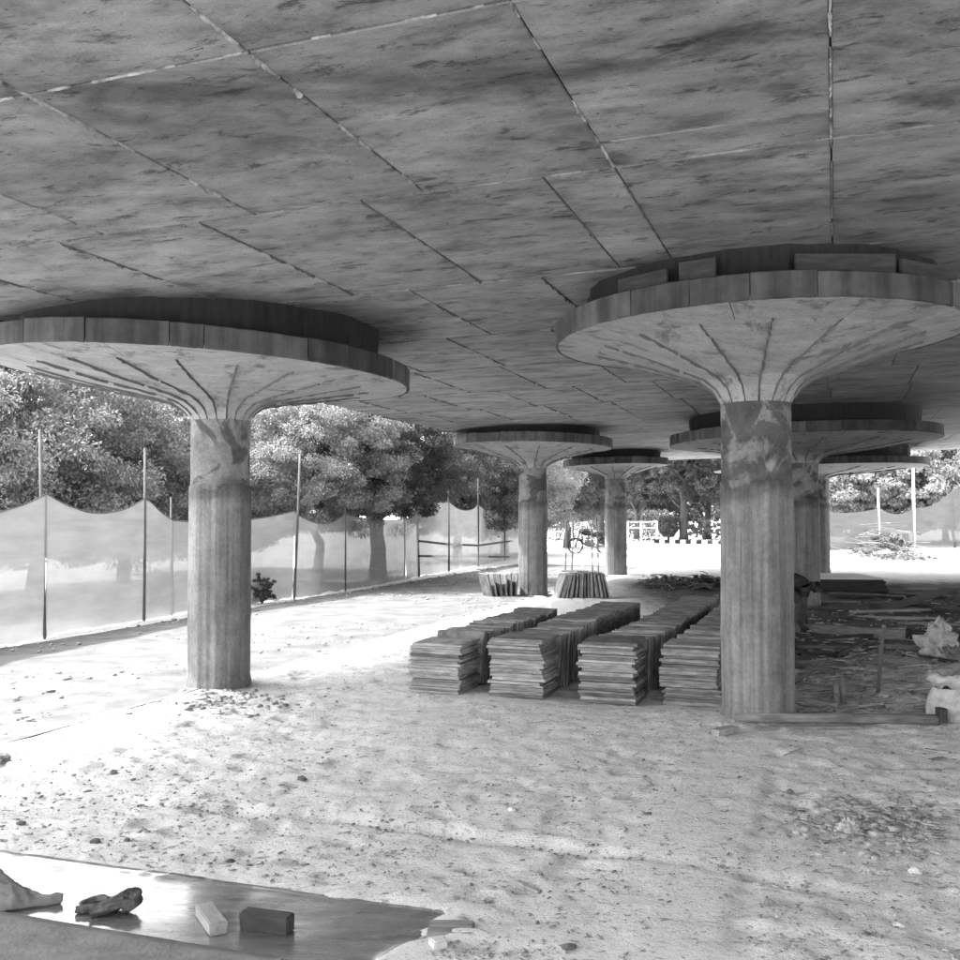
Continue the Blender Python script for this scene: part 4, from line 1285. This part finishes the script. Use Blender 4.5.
# ------------------------------------------------------------------ centre background
# rods standing in the ground and the parked motorbike behind them
for i, (px, py, px1, py1) in enumerate(((565, 570, 566.5, 521), (571.5, 570, 573, 519), (592.5, 572, 591, 524), (598.5, 572, 596, 516))):
    p = on_ground(px, py); t = at(px1, py1, p.y)
    o = empty('steel_rod', p); tag(o, f'{ordinal(i + 1)} from the left of four thin rods standing near the motorbike', 'rod', 'thin rods standing in the ground')
    MB().tube([Vector((0, 0, -.15)), (t - p) * .6 + Vector((.02, 0, 0)), t - p], .020, 8).build('rod', M['rust'], o)
    MB().tube([t - p, t - p + Vector((.03, 0, .03)), t - p + Vector((.05, 0, -.01))], .011, 6).build('hook', M['rust'], o)
mp = gp(590, 553)
bike = empty('motorbike', mp, R(8)); tag(bike, 'dark parked motorbike facing left between the central columns', 'motorbike')
def wheel(x):
    w = empty('wheel', (x, 0, .30)); w.parent = bike
    mb = MB(); prof = [(.31 + .038 * math.cos(t), .045 * math.sin(t)) for t in [2 * math.pi * k / 10 for k in range(11)]]
    vs_, fs_ = [], []
    for c in range(36):
        a_ = 2 * math.pi * c / 36
        for r_, y_ in prof: vs_.append((r_ * math.cos(a_), y_, r_ * math.sin(a_)))
    k = len(prof)
    for c in range(36):
        for i in range(k - 1): fs_.append([c * k + i, ((c + 1) % 36) * k + i, ((c + 1) % 36) * k + i + 1, c * k + i + 1])
    mb.add(vs_, fs_); mb.build('tyre', M['rubber'], w, smooth=True)
    rm = MB()
    for c in range(12):
        a_ = math.pi * c / 6; rm.tube([(0, 0, 0), (.26 * math.cos(a_), 0, .26 * math.sin(a_))], .008, 5)
    rm.tube([(0, -.06, 0), (0, .06, 0)], .05, 10)
    rm.build('rim', M['metal'], w)
    return w
def skin_lump(name, pts, rads, mat):
    MB().tube(pts, rads, 12).build(name, M[mat], bike, smooth=True)
wheel(-.64); wheel(.62)
fk = MB()
for s_ in (-.07, .07): fk.tube([(-.64, s_, .30), (-.40, s_, .98)], .022, 8)
fk.build('fork', M['metal'], bike)
MB().tube([(-.34, -.34, 1.06), (-.40, -.12, 1.0), (-.40, .12, 1.0), (-.34, .34, 1.06)], .017, 8).build('handlebar', M['metal'], bike)
skin_lump('headlight', [(-.50, 0, .90), (-.42, 0, .90), (-.36, 0, .90)], [.10, .10, .05], 'metal')
skin_lump('fuel_tank', [(-.36, 0, .86), (-.25, 0, .88), (-.05, 0, .86), (.08, 0, .80)], [.05, .14, .14, .06], 'black')
skin_lump('seat', [(.04, 0, .80), (.2, 0, .80), (.5, 0, .84), (.74, 0, .88)], [.06, .12, .11, .05], 'rubber')
skin_lump('engine', [(-.28, 0, .38), (-.15, 0, .42), (.1, 0, .40), (.22, 0, .38)], [.06, .15, .14, .06], 'metal')
fr = MB(); fr.tube([(-.38, 0, .9), (-.3, 0, .4), (.25, 0, .35), (.62, 0, .30)], .025, 8); fr.tube([(-.38, 0, .9), (.1, 0, .72), (.7, 0, .8)], .025, 8); fr.tube([(.62, .1, .3), (.5, .1, .76)], .02, 8); fr.tube([(.62, -.1, .3), (.5, -.1, .76)], .02, 8)
fr.build('frame', M['black'], bike)
MB().tube([(-.1, -.14, .3), (.3, -.15, .27), (.85, -.15, .36)], [.03, .035, .05], 10).build('exhaust', M['metal'], bike, smooth=True)
for nm, x0, t0, t1 in (('front_mudguard', -.64, .4, 2.3), ('rear_mudguard', .62, .2, 2.2)):
    mb = MB(); vs_, fs_ = [], []
    for c in range(11):
        a_ = t0 + (t1 - t0) * c / 10
        for y_, rr in ((-.06, .355), (.06, .355), (.06, .365), (-.06, .365)): vs_.append((x0 + rr * math.cos(a_), y_, .3 + rr * math.sin(a_)))
    for c in range(10):
        for i in range(4): fs_.append([c * 4 + i, c * 4 + (i + 1) % 4, c * 4 + 4 + (i + 1) % 4, c * 4 + 4 + i])
    fs_ += [[3, 2, 1, 0], [40, 41, 42, 43]]
    mb.add(vs_, fs_); mb.build(nm, M['black'], bike)
MB().tube([(.05, .1, .3), (.1, .22, 0.005)], .014, 6).build('side_stand', M['metal'], bike)

# heaps of cut brush
def brush(px, py, w, d, h, label, seed, sticks=70, leaves=True, mt='leaf_dark'):
    p = on_ground(px, py); root = empty('brush_heap', p); tag(root, label, 'brush heap')
    r = random.Random(seed); mb = MB()
    for k in range(sticks):
        t = r.uniform(0, 6.28); rr = math.sqrt(r.random())
        x, y = rr * math.cos(t) * w * .5, rr * math.sin(t) * d * .5
        z = h * (1 - rr ** 1.6) * r.uniform(.2, 1) + .02
        a_ = r.uniform(0, 6.28); l_ = r.uniform(.2, .55) * max(.5, h * 1.2)
        dx, dy, dz = math.cos(a_) * l_, math.sin(a_) * l_, r.uniform(-.15, .3) * l_
        z = max(z, .02 + abs(dz))
        mb.tube([(x - dx, y - dy, z - dz), (x + dx * .1, y + dy * .1, z + .03), (x + dx, y + dy, z + dz)], [.014, .012, .005], 5)
    mb.build('twigs', M['wood'], root)
    if leaves:
        me = crown_mesh('foliage', 60, 60, (w * .45, d * .45, h * .8), .09, seed, hollow=.1)
        co = np.zeros(len(me.vertices) * 3, np.float32); me.vertices.foreach_get('co', co); co = co.reshape(-1, 3); co[:, 2] = np.abs(co[:, 2]) + .01
        me.vertices.foreach_set('co', co.ravel()); me.update()
        me.materials.append(M[mt]); link('foliage', me, None, root)
brush(668, 588, 1.7, .9, .30, 'low heap of cut sticks behind the rows of plates', 4, 110, True, 'cloth')
brush(706, 590, .9, .8, .42, 'dark brush heap beside the nearest column behind the plates', 5, 60, True, 'leaf_dark')
brush(885, 557, 3.1, 2.0, 1.35, 'large leafy brush heap in sunlight before the right fence', 6, 160, True, 'leaf_dark')
brush(905, 561, 2.6, 1.2, .4, 'low pale brush heap in front of the leafy one', 7, 120, True, 'leaf')
o = lump('white_heap', on_ground(838, 549), (1.1, .8, .55), 'white', 9.2, 4, .35, 2.0, .1); tag(o, 'white heap of sheeting in sunlight right of the dark columns', 'heap')
# row of dark bricks lying behind the leaning plates
for k in range(9):
    p = on_ground(563 + k * 2.9, 571.5)
    mb = MB(); mb.box((0, 0, .035), (.075, .22, .07), ch=.006)
    o = mb.build('brick', M['dark_stone'], None, p, (0, 0, rng.uniform(-.3, .3)))
    tag(o, f'{ordinal(k + 1)} dark brick from the left in the row behind the leaning plates', 'brick', 'dark bricks lying in a row')

# ------------------------------------------------------------------ foreground things
def on_pad(px, py):
    p = gp(px, py, .012); return p
def brick(px, py, rz, dims, mt, label, z0=-.007):
    p = gp(px, py, z0); bm = bmesh.new(); bmesh.ops.create_cube(bm, size=1)
    bmesh.ops.scale(bm, vec=dims, verts=bm.verts[:])
    bmesh.ops.subdivide_edges(bm, edges=bm.edges[:], cuts=3, use_grid_fill=True)
    bmesh.ops.bevel(bm, geom=[e for e in bm.edges if len(e.link_faces) == 2 and e.calc_face_angle() > .5], offset=.005, segments=2, affect='EDGES')
    for v in bm.verts: v.co += Vector((mnz.noise(v.co * 30), mnz.noise(v.co * 30 + Vector((5, 0, 0))), mnz.noise(v.co * 30 + Vector((0, 5, 0))))) * .002
    me = bpy.data.meshes.new('brick'); bm.to_mesh(me); bm.free()
    o = link('brick', me, M[mt], None, (p.x, p.y, p.z + dims[2] / 2), (0, 0, rz))
    return tag(o, label, 'brick', 'bricks on the wet pad')
brick(211, 925, R(119), (.25, .075, .055), 'wood_pale', 'pale brick lying end on at the edge of the wet patch')
brick(267, 930, R(-17), (.225, .07, .075), 'wood_dark', 'dark brick lying broadside on the wet patch')
tl = brick(451, 931, R(-3), (.19, .14, .02), 'wood', 'thin grey tile lying at the corner of the wet patch', .012); tl.name = 'thin_tile'; tl['category'] = 'tile'; del tl['group']
brick(438, 951, R(30), (.06, .06, .05), 'stone', 'small pale broken brick in front of the thin tile', .0)

def drape(name, p, pts, mat, label, cat, seed, th=.006, rz=0):
    """cloth sheet given as a height grid of strips: rows of (x, y, z) control points, smoothed"""
    G = np.array(pts, float)                       # (rows, cols, 3)
    def up(A, axis):
        n = A.shape[axis]; xs = np.linspace(0, n - 1, (n - 1) * 7 + 1)
        i0 = np.clip(np.floor(xs).astype(int), 0, n - 2); f = xs - i0
        f = f * f * (3 - 2 * f)
        sh_ = [1, 1, 1]; sh_[axis] = -1; f = f.reshape(sh_)
        return np.take(A, i0, axis) * (1 - f) + np.take(A, i0 + 1, axis) * f
    G = up(up(G, 0), 1)
    a_, b_ = G.shape[:2]
    X_, Y_ = G[..., 0], G[..., 1]
    fold = 1 - 2 * np.abs(vnoise(X_ * 16 + Y_ * 9 + seed, Y_ * 22 + seed, 90) - .5)
    fine_ = 1 - 2 * np.abs(vnoise(X_ * 40 + seed, Y_ * 55 - X_ * 20, 91) - .5)
    edge_ = np.minimum(1, G[..., 2] / .02)
    G[..., 2] = np.maximum(.004, G[..., 2] + edge_ * (.034 * (fold - .6) + .012 * (fine_ - .5)))
    id0 = np.arange(a_ * b_).reshape(a_, b_)
    f = np.stack([id0[:-1, :-1], id0[:-1, 1:], id0[1:, 1:], id0[1:, :-1]], -1).reshape(-1, 4)
    o = link(name, mesh_np(name, G.reshape(-1, 3), f, True), M[mat], None, p, (0, 0, rz))
    md = o.modifiers.new('thickness', 'SOLIDIFY'); md.thickness = th; md.offset = 1
    return tag(o, label, cat)
drape('crumpled_cloth', gp(6, 905, -.008), [
    [(-.26, -.10, .0), (-.15, -.10, .0), (-.05, -.09, .0), (.07, -.09, .0), (.13, -.05, .0), (.24, .00, .0)],
    [(-.26, -.05, .05), (-.15, -.06, .06), (-.05, -.055, .075), (.05, -.055, .05), (.11, -.03, .03), (.25, .012, .008)],
    [(-.26, .0, .15), (-.15, .0, .13), (-.05, .0, .10), (.03, -.01, .085), (.10, .0, .05), (.25, .02, .022)],
    [(-.26, .05, .19), (-.15, .06, .17), (-.05, .05, .12), (.03, .03, .07), (.10, .025, .04), (.24, .03, .018)],
    [(-.26, .12, .03), (-.15, .11, .03), (-.05, .09, .02), (.05, .07, .01), (.12, .05, .006), (.22, .04, .0)]],
    'cloth', 'grey crumpled cloth with a flat flap at the left edge of the wet patch', 'cloth', 3.0)
kn = empty('knotted_rag', gp(107, 912, -.008)); tag(kn, 'dark twisted rag lying on the shining wet patch', 'rag')
def strand(pts, rad, flat=.55, sd0=0.0, nm='fold'):
    P = [Vector(p) for p in pts]
    for _ in range(3):
        Q = [P[0]]
        for i in range(len(P) - 1): Q += [P[i].lerp(P[i + 1], .25), P[i].lerp(P[i + 1], .75)]
        Q.append(P[-1]); P = Q
    n = len(P); k = 16; vs_, fs_ = [], []
    for i, p in enumerate(P):
        d = (P[min(i + 1, n - 1)] - P[max(i - 1, 0)]).normalized()
        e1 = d.cross(Vector((0, 0, 1))).normalized(); e2 = e1.cross(d)
        ends = min(1, min(i, n - 1 - i) / 3 + .35)
        for q in range(k):
            t = 2 * math.pi * q / k + i * .05
            r_ = rad * ends * (1 + .22 * math.cos(4 * t + i * .22 + sd0) + .16 * math.cos(7 * t - i * .13))
            c_ = p + e1 * math.cos(t) * r_ + e2 * math.sin(t) * r_ * flat
            vs_.append((c_.x, c_.y, max(.002, c_.z)))
    for i in range(n - 1):
        for q in range(k): fs_.append([i * k + q, i * k + (q + 1) % k, (i + 1) * k + (q + 1) % k, (i + 1) * k + q])
    fs_ += [list(range(k)), [(n - 1) * k + q for q in range(k)][::-1]]
    mb = MB(); mb.add(vs_, fs_); mb.build(nm, M['cloth_dark'], kn, smooth=True)
strand([(-.125, .02, .02), (-.09, .05, .03), (-.04, .05, .035), (.0, .02, .04)], .024, .7, 0)
strand([(-.13, -.01, .016), (-.08, -.015, .02), (-.03, -.02, .025), (.02, .0, .035)], .022, .7, 1)
strand([(-.06, -.04, .018), (.0, -.03, .03), (.05, .01, .055), (.09, .04, .075), (.125, .02, .065), (.12, -.02, .04), (.08, -.04, .022)], .027, .75, 2)
strand([(-.05, -.055, .016), (.02, -.05, .03), (.07, -.03, .045), (.11, -.01, .05)], .024, .7, 3)
strand([(-.03, .04, .02), (.03, .05, .035), (.08, .055, .05), (.11, .03, .05)], .024, .7, 4)
strand([(-.02, -.01, .03), (.03, -.01, .045), (.08, .0, .06)], .022, .7, 5)

# single stones, chips and scraps that stand out on the trodden soil
def stone(px, py, size, mt, label, flat=.6, cat='stone', name='stone', rz=None):
    p = on_ground(px, py); r = random.Random(int(px * 31 + py))
    bm = bmesh.new(); bmesh.ops.create_icosphere(bm, subdivisions=2, radius=1)
    sd_ = r.uniform(0, 50)
    for v in bm.verts:
        d = v.co.normalized(); k = 1 + .45 * mnz.noise(d * 1.4 + Vector((sd_, 0, 0))) + .2 * mnz.noise(d * 3 + Vector((0, sd_, 0)))
        v.co = Vector((d.x * k * size, d.y * k * size * .75, max(d.z * k * size * flat, -.3 * size * flat) + .28 * size * flat))
    me = bpy.data.meshes.new(name); bm.to_mesh(me); bm.free()
    o = link(name, me, M[mt], None, p, (0, 0, r.uniform(0, 6.28) if rz is None else rz))
    return tag(o, label, cat, 'single stones and clods on the soil')
for a_ in ((512, 808.5, .036, 'stone', 'rounded white stone lying alone in mid foreground'), (915, 868, .045, 'stone', 'angular pale stone in the right foreground'),
           (302, 779, .045, 'dark_stone', 'dark clod in front of the left column'), (21, 821, .032, 'dark_stone', 'small dark clod near the left edge'),
           (95, 841, .040, 'dark_stone', 'dark clod just behind the wet patch'), (127, 840, .024, 'dark_stone', 'smaller dark clod right of the one behind wet patch'),
           (182, 692, .085, 'clod', 'flat broken chunk at the left foot of the left column'), (790, 791, .040, 'dark_stone', 'flat dark clod on the smooth strip'),
           (569, 950, .035, 'dark_stone', 'dark clod at the bottom edge of the foreground'), (648, 813, .028, 'dark_stone', 'small dark clod left of the smooth strip'),
           (740, 777, .026, 'dark_stone', 'small dark clod on the smooth strip'), (898, 923, .032, 'stone', 'flat pale stone at the lower right'),
           (770, 903, .035, 'clod', 'flat grey clod low in the right foreground'), (230, 855, .03, 'dark_stone', 'dark clod right of the wet shine'),
           (2, 762, .10, 'dark_stone', 'dark block cut off by left edge on the ledge'), (955, 889, .035, 'stone', 'pale stone at the right edge'),
           (866, 935, .03, 'dark_stone', 'dark chip near the lower right corner'), (113, 773, .05, 'clod', 'low grey clod below the left ledge'), (418, 697, .03, 'stone', 'pale chip at foot of the leftmost stack')):
    stone(a_[0], a_[1], a_[2] * .8, *a_[3:])
plank(929, 758, 945, 756, .05, .012, 'pale flat wood chip in the right middle ground', 'wood_pale', name='wood_chip', cat='chip', group='wood chips')
plank(784, 756, 803, 753, .02, .015, 'slim pale stick right of the smooth strip', 'wood_pale', name='thin_stick', cat='stick', group='wood chips')
plank(518, 878, 540, 887, .03, .012, 'pale splinter lying in the centre foreground', 'wood_pale', name='wood_chip', cat='chip', group='wood chips')
plank(795, 820, 820, 823, .025, .012, 'pale splinter beside the clod patch', 'wood_pale', name='wood_chip', cat='chip', group='wood chips')
plank(832, 836, 864, 837, .02, .012, 'pale thin stick in front of crumpled paper', 'wood_pale', name='thin_stick', cat='stick', group='wood chips')
plank(925, 748, 950, 753, .04, .015, 'pale broken batten in the right middle ground', 'wood_pale', name='wood_chip', cat='chip', group='wood chips')
plank(715, 738, 735, 733, .07, .05, 'pale broken block at the left foot of nearest column', 'wood_pale', name='wood_chip', cat='chip', group='wood chips')
o = lump('crumpled_paper', on_ground(849, 831), (.06, .05, .05), 'white', 12.0, 4, .9, 2.6, .3, .35); tag(o, 'crumpled white paper standing in the clod patch', 'paper')
o = lump('crumpled_paper', on_ground(881, 699), (.075, .05, .045), 'white', 15.0, 3, .6, 2.0, .3); tag(o, 'crumpled white paper at the foot of the rod', 'paper')

# weathered boards strewn over the dug ground
for i, (x0, y0, x1, y1, w, h, mt) in enumerate(((800, 656, 842, 655, .10, .03, 'wood_dark'), (905, 655, 955, 664, .12, .03, 'wood_dark'), (850, 640, 905, 633, .14, .04, 'wood_dark'), (822, 621, 856, 619, .12, .04, 'wood_dark'),
        (872, 606, 935, 609, .18, .04, 'wood_dark'), (803, 611, 845, 612, .16, .04, 'wood_dark'), (915, 640, 970, 634, .14, .05, 'wood_dark'), (900, 622, 965, 628, .12, .05, 'wood'), (830, 597, 905, 600, .3, .05, 'wood_dark'), (890, 596, 950, 599, .2, .04, 'wood_dark'))):
    plank(x0, y0, x1, y1, w, h, f'{"dark" if mt == "wood_dark" else "grey"} weathered board strewn right of the nearest column, {ordinal(i + 1)} of the strewn ones', mt, .015)

# splinters and small off-cuts trodden into the debris field
r = random.Random(77); mb = MB()
for k in range(420):
    px, py = r.uniform(798, 975), 598 + 125 * r.random() ** .8
    p = on_ground(px, py); L = r.uniform(.04, .28); t = r.gauss(.1, .5)
    Mz = Matrix.Rotation(t, 3, 'Z') @ Matrix.Rotation(r.uniform(-.15, .15), 3, 'Y')
    mb.box((p.x, p.y, p.z + r.uniform(.004, .03)), (L, r.uniform(.008, .035), r.uniform(.005, .02)), Mz)
sp = mb.build('wood_splinters', M['splinter']); tag(sp, 'grey splinters and off-cuts strewn over the dug ground at right', 'splinters', kind='stuff')
